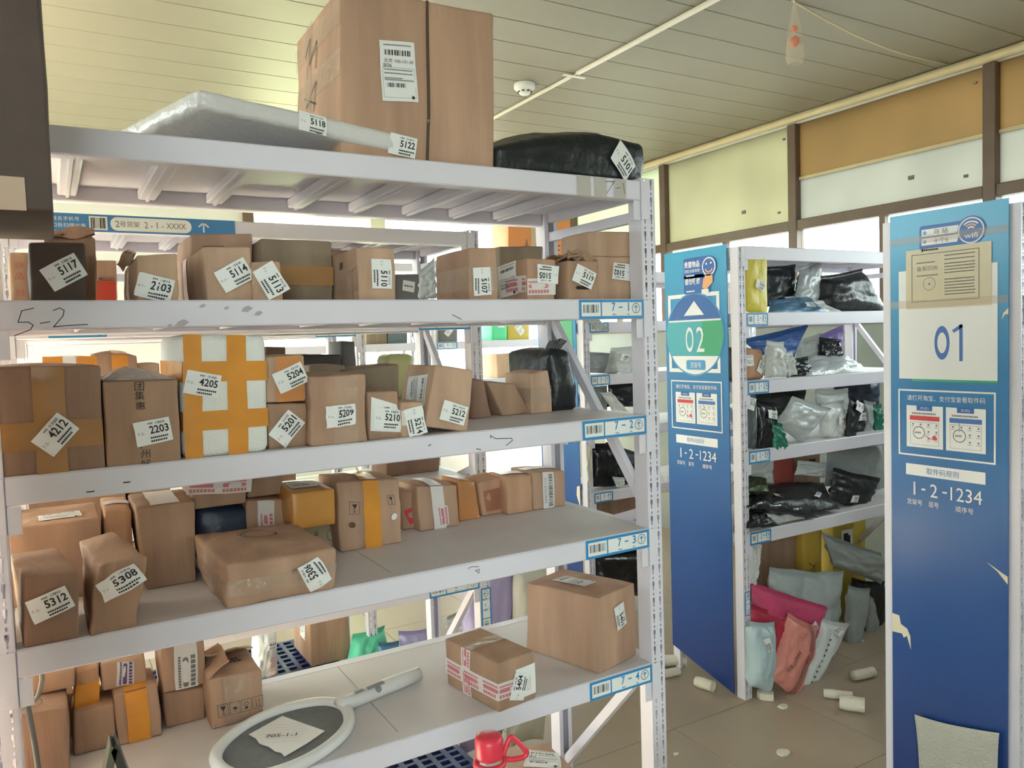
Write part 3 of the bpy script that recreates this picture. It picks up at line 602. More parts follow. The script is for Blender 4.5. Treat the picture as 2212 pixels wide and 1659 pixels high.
'b_red':((0.343,1.74,1.182),(0.433,1.74,1.182),(0.346,1.74,1.323),(0.438,1.74,1.315),(0.343,1.9,1.182),(0.433,1.9,1.182),(0.346,1.9,1.323),(0.438,1.9,1.315)),
'b_bag':((0.241,1.74,1.182),(0.349,1.74,1.182),(0.248,1.74,1.317),(0.354,1.74,1.306),(0.241,1.9,1.182),(0.349,1.9,1.182),(0.248,1.9,1.317),(0.354,1.9,1.306)),
'd1':((0.251,1.731,0.847),(0.358,1.731,0.847),(0.249,1.731,0.954),(0.359,1.731,0.951),(0.251,1.881,0.847),(0.358,1.881,0.847),(0.249,1.881,0.954),(0.359,1.881,0.951)),
'd2b':((0.17,1.794,0.847),(0.247,1.794,0.847),(0.167,1.794,0.924),(0.248,1.794,0.917),(0.17,1.914,0.847),(0.247,1.914,0.847),(0.167,1.914,0.924),(0.248,1.914,0.917)),
'd3':((0.077,1.769,0.847),(0.159,1.769,0.847),(0.072,1.769,0.953),(0.155,1.769,0.953),(0.077,1.889,0.847),(0.159,1.889,0.847),(0.072,1.889,0.953),(0.155,1.889,0.953)),
'd6':((-0.004,1.774,0.847),(0.072,1.774,0.847),(-0,1.774,0.933),(0.074,1.774,0.934),(-0.004,1.904,0.847),(0.072,1.904,0.847),(-0,1.904,0.933),(0.074,1.904,0.934)),
'd7':((-0.091,1.682,0.847),(-0.012,1.682,0.847),(-0.085,1.682,0.991),(-0.009,1.682,0.986),(-0.091,1.852,0.847),(-0.012,1.852,0.847),(-0.085,1.852,0.991),(-0.009,1.852,0.986)),
'c5404':((0.765,1.649,0.846),(0.792,1.45,0.847),(0.763,1.649,0.955),(0.793,1.45,0.956),(0.869,1.663,0.846),(0.895,1.464,0.847),(0.866,1.663,0.955),(0.896,1.464,0.956)),
'c5401':((1.025,1.717,0.847),(1.088,1.483,0.846),(1.032,1.717,1.022),(1.089,1.483,1.032),(1.171,1.756,0.847),(1.234,1.523,0.846),(1.177,1.756,1.022),(1.234,1.523,1.032)),
'e_pink':((0.236,1.72,1.322),(0.343,1.72,1.322),(0.238,1.72,1.391),(0.346,1.72,1.382),(0.236,1.86,1.322),(0.343,1.86,1.322),(0.238,1.86,1.391),(0.346,1.86,1.382)),
'e_top':((0.355,1.76,1.325),(0.431,1.76,1.325),(0.357,1.76,1.374),(0.434,1.76,1.369),(0.355,1.88,1.325),(0.431,1.88,1.325),(0.357,1.88,1.374),(0.434,1.88,1.369)),
'd2':((0.166,1.79,0.925),(0.253,1.79,0.925),(0.166,1.79,1.028),(0.253,1.79,1.024),(0.166,1.9,0.925),(0.253,1.9,0.925),(0.166,1.9,1.028),(0.253,1.9,1.024)),
'd4':((0.055,1.8,0.955),(0.138,1.8,0.955),(0.055,1.8,1.015),(0.136,1.8,1.01),(0.055,1.9,0.955),(0.138,1.9,0.955),(0.055,1.9,1.015),(0.136,1.9,1.01)),
'd4b':((0.08,1.895,0.847),(0.166,1.895,0.847),(0.085,1.895,0.913),(0.171,1.895,0.906),(0.08,1.925,0.847),(0.166,1.925,0.847),(0.085,1.925,0.913),(0.171,1.925,0.906)),
'd5':((0.003,1.8,0.935),(0.048,1.8,0.935),(0.01,1.8,1.007),(0.051,1.8,1.009),(0.003,1.9,0.935),(0.048,1.9,0.935),(0.01,1.9,1.007),(0.051,1.9,1.009)),
'd8b':((-0.1,1.87,0.847),(-0.004,1.87,0.847),(-0.094,1.87,0.957),(0.002,1.87,0.938),(-0.1,1.92,0.847),(-0.004,1.92,0.847),(-0.094,1.92,0.957),(0.002,1.92,0.938)),
'd8':((-0.077,1.76,0.992),(0.004,1.76,0.992),(-0.077,1.76,1.043),(0.005,1.76,1.03),(-0.077,1.86,0.992),(0.004,1.86,0.992),(-0.077,1.86,1.043),(0.005,1.86,1.03)),
's6_red':((0.112,2.43,1.738),(0.168,2.43,1.738),(0.114,2.43,1.849),(0.171,2.43,1.85),(0.112,2.58,1.738),(0.168,2.58,1.738),(0.114,2.58,1.849),(0.171,2.58,1.85)),
's6_c1':((0.119,2.45,1.8),(0.172,2.45,1.8),(0.122,2.45,1.908),(0.175,2.45,1.909),(0.119,2.57,1.8),(0.172,2.57,1.8),(0.122,2.57,1.908),(0.175,2.57,1.909)),
's6_foam':((-0.017,2.45,1.46),(0.099,2.45,1.46),(-0.012,2.45,1.648),(0.104,2.45,1.644),(-0.017,2.65,1.46),(0.099,2.65,1.46),(-0.012,2.65,1.648),(0.104,2.65,1.644)),
's6_ctape':((0.101,2.45,1.46),(0.209,2.45,1.46),(0.104,2.45,1.651),(0.212,2.45,1.642),(0.101,2.65,1.46),(0.209,2.65,1.46),(0.104,2.65,1.651),(0.212,2.65,1.642)),
's6_s':((0.211,2.47,1.46),(0.268,2.47,1.46),(0.213,2.47,1.618),(0.272,2.47,1.618),(0.211,2.62,1.46),(0.268,2.62,1.46),(0.213,2.62,1.618),(0.272,2.62,1.618)),
's6_dk1':((0.588,2.55,1.46),(0.648,2.55,1.46),(0.595,2.55,1.654),(0.655,2.55,1.652),(0.588,2.75,1.46),(0.648,2.75,1.46),(0.595,2.75,1.654),(0.655,2.75,1.652)),
's6_dk2':((0.633,2.48,1.46),(0.81,2.48,1.46),(0.638,2.48,1.626),(0.815,2.48,1.622),(0.633,2.73,1.46),(0.81,2.73,1.46),(0.638,2.73,1.626),(0.815,2.73,1.622)),
's6_dk3':((0.858,2.62,1.46),(0.915,2.62,1.46),(0.866,2.62,1.665),(0.912,2.62,1.664),(0.858,2.77,1.46),(0.915,2.77,1.46),(0.866,2.77,1.665),(0.912,2.77,1.664)),
's6_dk4':((1.017,2.48,1.738),(1.1,2.48,1.738),(1.021,2.48,1.886),(1.104,2.48,1.887),(1.017,2.68,1.738),(1.1,2.68,1.738),(1.021,2.68,1.886),(1.104,2.68,1.887)),
's6_dk5':((0.793,2.5,1.738),(0.883,2.5,1.738),(0.8,2.5,1.962),(0.891,2.5,1.964),(0.793,2.7,1.738),(0.883,2.7,1.738),(0.8,2.7,1.962),(0.891,2.7,1.964)),
's6_tub':((0.997,2.55,1.46),(1.102,2.55,1.46),(1.005,2.55,1.615),(1.107,2.55,1.611),(0.997,2.67,1.46),(1.102,2.67,1.46),(1.005,2.67,1.615),(1.107,2.67,1.611)),
's6_l3a':((0.348,2.5,1.182),(0.652,2.5,1.182),(0.355,2.5,1.314),(0.66,2.5,1.296),(0.348,2.7,1.182),(0.652,2.7,1.182),(0.355,2.7,1.314),(0.66,2.7,1.296)),
's6_l3b':((0.999,2.6,1.182),(1.206,2.6,1.182),(1.004,2.6,1.257),(1.211,2.6,1.253),(0.999,2.75,1.182),(1.206,2.75,1.182),(1.004,2.75,1.257),(1.211,2.75,1.253)),
's5_503':((0.969,3.58,0.16),(1.147,3.58,0.16),(0.971,3.58,0.43),(1.153,3.58,0.433),(0.969,3.88,0.16),(1.147,3.88,0.16),(0.971,3.88,0.43),(1.153,3.88,0.433)),
's4_green':((3.171,5.7,1.655),(3.313,5.7,1.655),(3.177,5.7,1.829),(3.319,5.7,1.827),(3.171,5.9,1.655),(3.313,5.9,1.655),(3.177,5.9,1.829),(3.319,5.9,1.827)),
's4_yellow':((3.322,5.7,1.655),(3.532,5.7,1.655),(3.328,5.7,1.827),(3.539,5.7,1.823),(3.322,5.9,1.655),(3.532,5.9,1.655),(3.328,5.9,1.827),(3.539,5.9,1.823)),
's4_dark':((2.676,5.7,1.655),(2.849,5.7,1.655),(2.681,5.7,1.799),(2.854,5.7,1.796),(2.676,5.9,1.655),(2.849,5.9,1.655),(2.681,5.9,1.799),(2.854,5.9,1.796)),
's4_carton':((3.222,5.72,1.34),(3.537,5.72,1.34),(3.217,5.72,1.535),(3.55,5.72,1.539),(3.222,6.02,1.34),(3.537,6.02,1.34),(3.217,6.02,1.535),(3.55,6.02,1.539)),
's4_orange':((3.364,5.72,2.27),(3.998,5.72,2.27),(3.376,5.72,2.648),(4.01,5.72,2.703),(3.364,6.02,2.27),(3.998,6.02,2.27),(3.376,6.02,2.648),(4.01,6.02,2.703)),
's4_b1':((2.079,5.7,1.655),(2.243,5.7,1.655),(2.086,5.7,1.81),(2.25,5.7,1.807),(2.079,5.9,1.655),(2.243,5.9,1.655),(2.086,5.9,1.81),(2.25,5.9,1.807)),
's4_b2':((2.251,5.7,1.655),(2.412,5.7,1.655),(2.257,5.7,1.789),(2.418,5.7,1.786),(2.251,5.9,1.655),(2.412,5.9,1.655),(2.257,5.9,1.789),(2.418,5.9,1.786)),
's3_carton':((2.872,3.72,0.25),(3.124,3.72,0.25),(2.865,3.72,0.716),(3.133,3.72,0.667),(2.872,4.02,0.25),(3.124,4.02,0.25),(2.865,4.02,0.716),(3.133,4.02,0.667)),
's2_carton':((2.658,2.53,1.434),(2.843,2.53,1.434),(2.661,2.53,1.582),(2.834,2.53,1.572),(2.658,2.73,1.434),(2.843,2.73,1.434),(2.661,2.73,1.582),(2.834,2.73,1.572)),
's2_red':((3.131,2.75,0.756),(3.298,2.75,0.756),(3.136,2.75,1.019),(3.303,2.75,1.009),(3.131,2.87,0.756),(3.298,2.87,0.756),(3.136,2.87,1.019),(3.303,2.87,1.009)),
's2_c4':((3.298,2.75,0.756),(3.501,2.75,0.756),(3.303,2.75,1.026),(3.506,2.75,1.013),(3.298,2.87,0.756),(3.501,2.87,0.756),(3.303,2.87,1.026),(3.506,2.87,1.013)),
's2_yel1':((3.413,2.8,0),(3.563,2.8,0),(3.425,2.8,0.596),(3.575,2.8,0.586),(3.413,2.9,0),(3.563,2.9,0),(3.425,2.9,0.596),(3.575,2.9,0.586)),
's2_yel2':((3.726,2.85,0),(4.015,2.85,0),(3.737,2.85,0.571),(4.024,2.85,0.55),(3.726,2.93,0),(4.015,2.93,0),(3.737,2.93,0.571),(4.024,2.93,0.55)),
's2_c5':((3.051,2.84,0),(3.405,2.84,0),(3.065,2.84,0.619),(3.418,2.84,0.577),(3.051,2.92,0),(3.405,2.92,0),(3.065,2.92,0.619),(3.418,2.92,0.577)),
'flr_box':((0.779,1.6,0),(1.081,1.6,0),(0.787,1.6,0.694),(1.072,1.6,0.608),(0.779,1.9,0),(1.081,1.9,0),(0.787,1.9,0.694),(1.072,1.9,0.608)),
'k1':((-0.07,2.42,0.847),(0.18,2.42,0.847),(-0.07,2.42,1.12),(0.18,2.42,1.12),(-0.07,2.78,0.847),(0.18,2.78,0.847),(-0.07,2.78,1.12),(0.18,2.78,1.12)),
'k2':((0.19,2.44,0.847),(0.45,2.44,0.847),(0.19,2.44,1.1),(0.45,2.44,1.1),(0.19,2.78,0.847),(0.45,2.78,0.847),(0.19,2.78,1.1),(0.45,2.78,1.1)),
'k3':((-0.07,2.42,1.182),(0.16,2.42,1.182),(-0.07,2.42,1.36),(0.16,2.42,1.36),(-0.07,2.78,1.182),(0.16,2.78,1.182),(-0.07,2.78,1.36),(0.16,2.78,1.36)),
'k4':((0.17,2.45,1.182),(0.28,2.45,1.182),(0.17,2.45,1.33),(0.28,2.45,1.33),(0.17,2.78,1.182),(0.28,2.78,1.182),(0.17,2.78,1.33),(0.28,2.78,1.33)),
'k5':((0.05,2.45,0),(0.4,2.45,0),(0.05,2.45,0.55),(0.4,2.45,0.55),(0.05,2.78,0),(0.4,2.78,0),(0.05,2.78,0.55),(0.4,2.78,0.55)),
}
QUAD={
's2_yellow':((2.653,2.475,1.99),(2.8,2.475,2.018),(2.799,2.475,1.702),(2.653,2.475,1.746)),
's2_black1':((3.023,2.68,1.948),(3.243,2.68,1.967),(3.233,2.68,1.801),(3.019,2.68,1.768)),
's2_silver1':((3.204,2.62,1.952),(3.356,2.62,1.996),(3.381,2.62,1.785),(3.14,2.62,1.775)),
's2_black2':((3.329,2.6,1.902),(3.657,2.6,1.944),(3.849,2.6,1.726),(3.292,2.6,1.739)),
's2_blue1':((2.955,2.6,1.793),(3.235,2.6,1.819),(3.24,2.48,1.722),(2.806,2.48,1.736)),
's2_white1':((3.108,2.62,1.809),(3.26,2.62,1.82),(3.406,2.5,1.721),(3.092,2.5,1.721)),
's2_white2':((2.848,2.52,1.593),(2.96,2.52,1.587),(3.008,2.52,1.435),(2.832,2.52,1.435)),
's2_blue2':((2.934,2.74,1.606),(3.41,2.74,1.674),(3.3,2.74,1.515),(3.029,2.74,1.535)),
's2_purple':((3.565,2.8,1.609),(3.774,2.8,1.659),(3.763,2.8,1.496),(3.579,2.8,1.521)),
's2_bubble':((3.323,2.74,1.585),(3.504,2.74,1.619),(3.523,2.74,1.462),(3.299,2.74,1.472)),
's2_black3':((3.445,2.7,1.598),(3.611,2.7,1.581),(3.636,2.7,1.432),(3.424,2.7,1.467)),
's2_grey1':((3.255,2.68,1.51),(3.64,2.68,1.506),(3.591,2.5,1.426),(3.087,2.5,1.436)),
's2_black4':((2.995,2.53,1.499),(3.142,2.53,1.508),(3.205,2.53,1.429),(2.994,2.53,1.433)),
's2_small':((2.954,2.5,1.537),(2.999,2.5,1.542),(3.035,2.5,1.443),(2.974,2.5,1.441)),
's2_dkgrey':((2.666,2.5,1.389),(2.749,2.5,1.398),(2.736,2.5,1.116),(2.665,2.5,1.123)),
's2_blk5301':((2.742,2.49,1.328),(2.875,2.49,1.305),(2.852,2.49,1.101),(2.737,2.49,1.109)),
's2_green':((2.82,2.47,1.232),(2.887,2.47,1.205),(2.935,2.47,1.099),(2.817,2.47,1.094)),
's2_silver2':((2.982,2.5,1.332),(3.259,2.5,1.255),(3.048,2.5,1.107),(2.867,2.5,1.226)),
's2_blk3b':((2.962,2.7,1.356),(3.333,2.7,1.328),(3.312,2.7,1.198),(2.965,2.7,1.237)),
's2_white3':((3.234,2.56,1.344),(3.482,2.56,1.334),(3.472,2.56,1.183),(3.239,2.56,1.191)),
's2_white4':((3.216,2.52,1.275),(3.391,2.52,1.281),(3.338,2.52,1.093),(3.207,2.52,1.128)),
's2_white5':((3.314,2.5,1.212),(3.409,2.5,1.188),(3.39,2.5,1.102),(3.312,2.5,1.114)),
's2_blk6':((3.387,2.48,1.306),(3.494,2.48,1.266),(3.391,2.48,1.085),(3.341,2.48,1.097)),
's2_blk7':((3.518,2.56,1.27),(3.607,2.56,1.268),(3.613,2.56,1.1),(3.508,2.56,1.104)),
's2_white6':((3.593,2.55,1.265),(3.692,2.55,1.253),(3.659,2.55,1.091),(3.591,2.55,1.102)),
's2_green2':((3.654,2.54,1.242),(3.724,2.54,1.242),(3.726,2.54,1.086),(3.645,2.54,1.094)),
's2_navy':((3.617,2.75,1.353),(4.025,2.75,1.345),(4.022,2.75,1.151),(3.614,2.75,1.171)),
's2_white7':((2.925,2.72,1.033),(3.115,2.72,1.025),(3.112,2.72,0.884),(2.922,2.72,0.907)),
's2_blk8':((2.841,2.65,0.956),(2.977,2.65,0.933),(2.829,2.5,0.913),(2.679,2.5,0.932)),
's2_blk9':((3.039,2.72,0.881),(3.495,2.72,0.837),(3.278,2.46,0.775),(2.716,2.46,0.842)),
's2_blk10':((2.801,2.62,0.903),(3.089,2.62,0.82),(3.099,2.44,0.763),(2.613,2.44,0.881)),
's2_silver3':((2.748,2.56,0.862),(2.959,2.56,0.829),(3.032,2.46,0.765),(2.836,2.46,0.772)),
's2_blk11':((2.677,2.5,0.841),(2.76,2.5,0.84),(2.813,2.43,0.768),(2.6,2.43,0.788)),
's2_blk12':((3.347,2.55,0.942),(3.718,2.55,0.846),(3.601,2.55,0.686),(3.303,2.55,0.803)),
's2_grey2':((3.516,2.72,1.015),(3.994,2.72,0.999),(3.991,2.72,0.732),(3.494,2.72,0.825)),
's2_clear':((3.145,2.75,1.101),(3.318,2.75,1.097),(3.302,2.75,0.99),(3.143,2.75,1.007)),
's2_white8':((3.202,2.65,0.988),(3.424,2.65,0.945),(3.405,2.65,0.889),(3.177,2.65,0.93)),
'f_greybig':((2.889,2.56,0.518),(3.432,2.56,0.401),(3.344,2.56,-0.098),(2.812,2.56,0.158)),
'f_magenta':((2.699,2.5,0.498),(3.222,2.5,0.274),(3.103,2.5,0.083),(2.692,2.5,0.227)),
'f_red':((2.641,2.46,0.417),(2.902,2.46,0.311),(2.846,2.46,0.042),(2.634,2.46,0.104)),
'f_salmon':((2.866,2.44,0.338),(3.07,2.44,0.223),(2.861,2.4,-0.053),(2.692,2.4,0.107)),
'f_lblue':((2.591,2.42,0.36),(2.756,2.42,0.32),(2.713,2.42,0.013),(2.59,2.42,0.083)),
'f_white5509':((3.187,2.5,0.225),(3.384,2.5,0.16),(2.987,2.42,-0.072),(2.904,2.42,-0.02)),
'f_grey2':((3.549,2.62,0.291),(3.734,2.62,0.241),(3.621,2.62,-0.069),(3.537,2.62,-0.03)),
'f_grey3':((3.743,2.66,0.218),(3.823,2.66,0.151),(3.869,2.66,-0.08),(3.756,2.66,-0.042)),
'f_greytop':((3.399,2.66,0.591),(3.895,2.66,0.397),(3.893,2.66,0.236),(3.484,2.66,0.405)),
'f_white9':((2.685,2.5,0.706),(2.775,2.5,0.655),(2.728,2.5,0.484),(2.675,2.5,0.507)),
'f_black5':((3.716,2.72,0.272),(4.002,2.72,0.2),(3.997,2.72,-0.277),(3.593,2.72,-0.152)),
's7_greybag':((0.768,1.72,1.805),(0.805,1.72,1.837),(0.807,1.72,1.756),(0.762,1.72,1.753)),
's6_white564':((0.712,3.58,0.391),(0.813,3.58,0.381),(0.814,3.58,0.16),(0.692,3.58,0.16)),
's6_greenbag':((1.158,3.55,0.266),(1.322,3.55,0.275),(1.336,3.45,0.01),(1.029,3.45,0.01)),
's6_lilac2':((1.377,3.5,0.251),(1.518,3.5,0.231),(1.527,3.5,0.01),(1.383,3.5,0.01)),
's6_blue':((1.253,3.45,0.238),(1.355,3.45,0.226),(1.367,3.45,0.01),(1.247,3.45,0.01)),
'a_lilac':((1.347,2.72,0.751),(1.584,2.72,0.775),(1.488,2.72,0.01),(1.3,2.72,0.01)),
'a_white':((1.544,2.66,0.767),(1.742,2.66,0.746),(1.655,2.66,0.01),(1.477,2.66,0.01)),
'a_clear':((1.866,4,0.072),(1.971,4,0.094),(1.99,4,0.02),(1.848,4,0.02)),
's3_bag1':((2.701,3.75,1.555),(2.933,3.75,1.533),(2.947,3.75,1.426),(2.697,3.75,1.444)),
's3_bubble':((2.853,3.7,1.569),(3.043,3.7,1.579),(3.002,3.7,1.43),(2.805,3.7,1.44)),
's3_bubble2':((3.034,3.72,1.579),(3.161,3.72,1.595),(3.156,3.72,1.416),(3.011,3.72,1.423)),
's3_tail':((2.601,3.62,1.76),(2.721,3.62,1.753),(2.796,3.62,1.693),(2.735,3.62,1.684)),
's3_white':((2.623,3.68,1.342),(2.709,3.68,1.353),(2.751,3.68,1.201),(2.619,3.68,1.211)),
's3_tube':((2.753,3.66,1.319),(2.828,3.66,1.32),(2.997,3.66,1.156),(2.884,3.66,1.151)),
's3_blk1':((2.864,3.75,1.364),(3.161,3.75,1.364),(3.157,3.75,1.209),(2.853,3.75,1.231)),
's3_grey3':((2.791,3.8,1.344),(2.902,3.8,1.343),(2.896,3.8,1.168),(2.802,3.8,1.176)),
's3_strip':((2.603,3.63,1.049),(2.636,3.63,1.04),(2.653,3.63,0.775),(2.601,3.63,0.798)),
's3_blk2':((2.729,3.75,1.006),(2.916,3.75,1.001),(2.925,3.75,0.732),(2.728,3.75,0.765)),
's3_grey4':((2.869,3.78,1.003),(3.191,3.78,0.884),(3.188,3.78,0.768),(2.899,3.78,0.853)),
's3_blk3':((2.911,3.75,0.861),(3.165,3.75,0.862),(3.16,3.75,0.688),(2.925,3.75,0.732)),
's3_white2':((2.822,3.66,0.813),(2.908,3.66,0.795),(2.892,3.66,0.741),(2.844,3.66,0.763)),
's3_blk4':((2.658,3.7,0.388),(3.106,3.7,0.333),(3.098,3.7,0.039),(2.643,3.7,0.129)),
's1_a':((2.765,1.42,1.742),(2.864,1.42,1.774),(2.905,1.42,1.552),(2.766,1.42,1.541)),
's1_b':((2.766,1.42,1.51),(2.866,1.42,1.506),(2.906,1.42,1.392),(2.767,1.42,1.417)),
's1_c':((2.767,1.42,1.339),(2.867,1.42,1.347),(2.907,1.42,1.166),(2.768,1.42,1.166)),
's1_d':((2.768,1.42,0.991),(2.869,1.42,0.993),(2.91,1.42,0.873),(2.769,1.42,0.896)),
's1_e':((2.808,1.44,0.804),(2.911,1.44,0.802),(2.953,1.44,0.493),(2.809,1.44,0.526)),
'p1_bubble':((2.57,1.633,0.278),(2.57,1.344,0.334),(2.57,1.342,0.062),(2.57,1.613,-0.08)),
}

class Hex:
    def __init__(s, pts, bul=.002, wr=.0015, freq=14, seed=0, tb=0):
        s.p = [V(q) for q in pts]; s.c = sum(s.p, V())/8; zb = min(q.z for q in s.p)
        s.o = V((s.c.x, s.c.y, zb)); s.p = [q-s.o for q in s.p]
        A,B,TA,TB,A2,B2,TA2,TB2 = s.p
        s.X = ((B-A)+(TB-TA)+(B2-A2)+(TB2-TA2))/4; s.Y = ((A2-A)+(B2-B)+(TA2-TA)+(TB2-TB))/4; s.Z = ((TA-A)+(TB-B)+(TA2-A2)+(TB2-B2))/4
        s.w, s.d, s.h = s.X.length, s.Y.length, s.Z.length; s.n = [s.X/s.w, s.Y/s.d, s.Z/s.h]; s.bul = bul; s.tb = tb; s.wr = wr; s.fq = freq; s.sd = V((seed*3.1, seed*1.7, seed*.9))
    def raw(s, a, b, c):
        A,B,TA,TB,A2,B2,TA2,TB2 = s.p
        q = ((A*(1-a)+B*a)*(1-c)+(TA*(1-a)+TB*a)*c)*(1-b) + ((A2*(1-a)+B2*a)*(1-c)+(TA2*(1-a)+TB2*a)*c)*b
        ka, kb, kc = max(0,4*a*(1-a)), max(0,4*b*(1-b)), max(0,4*c*(1-c))
        q = q + s.n[0]*(s.bul*(2*a-1)*kb*kc) + s.n[1]*(s.bul*(2*b-1)*ka*kc) + s.n[2]*(s.bul*(2*c-1)*ka*kb*(1 if c > .5 else 0)) + s.n[2]*(s.tb*c*c*ka**.6*(.35+.65*kb))
        nz = noise.noise_vector(q*s.fq+s.sd)+noise.noise_vector(q*s.fq*2.7+s.sd)*.4
        k = s.wr*(1 if c > .02 else .0); nz.z *= .6
        return q + nz*k
    def uv(s, f, u, v):
        return {'F':(u,0,v),'K':(1-u,1,v),'L':(0,1-u,v),'R':(1,u,v),'T':(u,v,1)}[f]
    def P(s, f, u, v, off=0):
        q = s.raw(*s.uv(f,u,v))
        if off:
            e = .02; du = s.raw(*s.uv(f,u+e,v))-s.raw(*s.uv(f,u-e,v)); dv = s.raw(*s.uv(f,u,v+e))-s.raw(*s.uv(f,u,v-e)); q = q+du.cross(dv).normalized()*off
        return q
    def dims(s, f): return {'F':(s.w,s.h),'K':(s.w,s.h),'L':(s.d,s.h),'R':(s.d,s.h),'T':(s.w,s.d)}[f]
    def mesh(s, m, n=6, r=.0035, skip=()):
        mb = MB(); key = {}
        def ax(L): 
            e = min(r/L, .2); return [0,e]+[e+(1-2*e)*i/n for i in range(1,n)]+[1-e,1], e
        (xa, ea), (ya, eb), (za, ec) = ax(s.w), ax(s.d), ax(s.h); vs = []
        def vid(a,b,c):
            k = (round(a,5),round(b,5),round(c,5))
            if k not in key:
                ex = [t in (0,1) for t in (a,b,c)]; t = [a,b,c]
                if sum(ex) >= 2:
                    for i, e in enumerate((ea,eb,ec)):
                        if ex[i]: t[i] += (e if t[i] == 0 else -e)*(.30 if sum(ex) == 2 else .42)
                key[k] = len(vs); vs.append(s.raw(*t))
            return key[k]
        fs = []
        N = len(xa)
        for i in range(N-1):
            for j in range(N-1):
                g = lambda f: fs.append(tuple(vid(*f(*q)) for q in ((i,j),(i+1,j),(i+1,j+1),(i,j+1))))
                if 'F' not in skip: g(lambda p,q: (xa[p],0,za[q]))
                g(lambda p,q: (xa[N-1-p],1,za[q])); g(lambda p,q: (1,ya[p],za[q])); g(lambda p,q: (0,ya[N-1-p],za[q]))
                if 'T' not in skip: g(lambda p,q: (xa[p],ya[q],1))
                g(lambda p,q: (xa[p],ya[N-1-q],0))
        mb.add(vs, fs, m); return mb
    def put(s, f, u, v, ang=0):
        W, H = s.dims(f); c, sn = math.cos(math.radians(ang)), math.sin(math.radians(ang))
        return lambda x, y, o: s.P(f, u+(x*c-y*sn)/W, v+(x*sn+y*c)/H, o)
NB = [0]
def carton(key, label, col=0, st=(), tp=(), pr=(), wr=.0024, bul=.003, group=None, name='cardboard_box', cat='box', seam=True, n=6, mat=None, freq=14, r=.0035, flaps=(), tb=0):
    """st: (face,u,v,angle,code,prefix)  tp: (faces, axis, at, width, material)  pr: (name, face,u,v,angle, canvas)"""
    NB[0] += 1; h = Hex(HEX[key], bul, wr, freq, NB[0], tb); m = mat or CARD[col]
    root = thing(name, label, cat, h.o, group)
    h.mesh(m, n, r).build('body', root, True)
    if seam and 'T' not in str(seam):
        c = Canvas(); c.rect(-h.w/2,-.0012,h.w/2,.0012,CARD[4],0,8); c.build('flap_seam', h.put('T',.5,.5), root, .0004)
    for f, u, v, a, code, pre in st: pickup(code, pre).build('pickup_label', h.put(f,u,v,a), root, .0008+wr*.35)
    for fs, axis, at, wd, m_ in tp:
        mb = MB()
        for f in fs:
            W, H = h.dims(f); k = 22; k2 = 5
            of = .0008+wr*.30; vs = []
            for i in range(k+1):
                for j in range(k2+1):
                    l, sd = i/k, j/k2-.5
                    vs.append(h.P(f, at+sd*wd/W, l, of) if axis == 'v' else h.P(f, l, at+sd*wd/H, of))
            mb.add(vs, [(i*(k2+1)+j,i*(k2+1)+j+1,(i+1)*(k2+1)+j+1,(i+1)*(k2+1)+j) for i in range(k) for j in range(k2)], m_)
        mb.build('tape', root, True)
    for nm, f, u, v, a, c in pr: c.build(nm, h.put(f,u,v,a), root, .0008+wr*.35)
    for f in flaps:   # open flap: (edge start a,b) (edge end a,b) outward vector, at box top
        (a0,b0),(a1,b1),vec = f; p0, p1 = h.raw(a0,b0,1), h.raw(a1,b1,1); vec = V(vec); mb = MB(); nn = (p1-p0).cross(vec).normalized()*.0035
        g = [[p0.lerp(p1,i/6)+vec*(j/3)+V((0,0,.004*math.sin(i*1.3+j))) for i in range(7)] for j in range(4)]
        vs = [q+o_ for o_ in (V(), nn) for rr in g for q in rr]; fsx = []
        for o_ in (0,28): fsx += [(o_+j*7+i,o_+j*7+i+1,o_+j*7+i+8,o_+j*7+i+7) for j in range(3) for i in range(6)]
        fsx += [(21+i,22+i,50+i,49+i) for i in range(6)] + [(j*7,j*7+7,j*7+35,j*7+28) for j in range(3)] + [(j*7+6,j*7+13,j*7+41,j*7+34) for j in range(3)]
        mb.add(vs, fsx, m); mb.build('flap', root)
    return h, root
def ctext(s, h, m=INK, w=None, bold=0, rot=0):
    return Canvas().text(s, 0, 0, h, m, w, 0, bold, rot)
def icons(w=.022, n=4, m=PEN):
    c = Canvas()
    for i in range(n):
        x = (i-(n-1)/2)*w*1.12; c.frame(x-w/2,-w*.62,x+w/2,w*.62,.0008,m,0)
        if i % 4 == 0: c.poly([(x-w*.25,w*.4),(x+w*.25,w*.4),(x+w*.05,0),(x-w*.05,0)],m,0).rect(x-.0006,-w*.35,x+.0006,0,m,0).rect(x-w*.2,-w*.4,x+w*.2,-w*.35,m,0)
        elif i % 4 == 1: c.disc(x,-w*.1,w*.22,m,0,a0=0,a1=180,n=12).rect(x-.0006,-w*.4,x+.0006,0,m,0)
        elif i % 4 == 2: c.ring(x,w*.15,w*.22,.001,m,0).rect(x-w*.15,-w*.35,x+w*.15,-w*.15,m,0)
        else: c.line([(x-w*.15,-w*.35),(x-w*.15,w*.35)],.001,m,0).line([(x+w*.15,-w*.35),(x+w*.15,w*.35)],.001,m,0).rect(x-w*.3,-w*.42,x+w*.3,-w*.38,m,0)
    return c
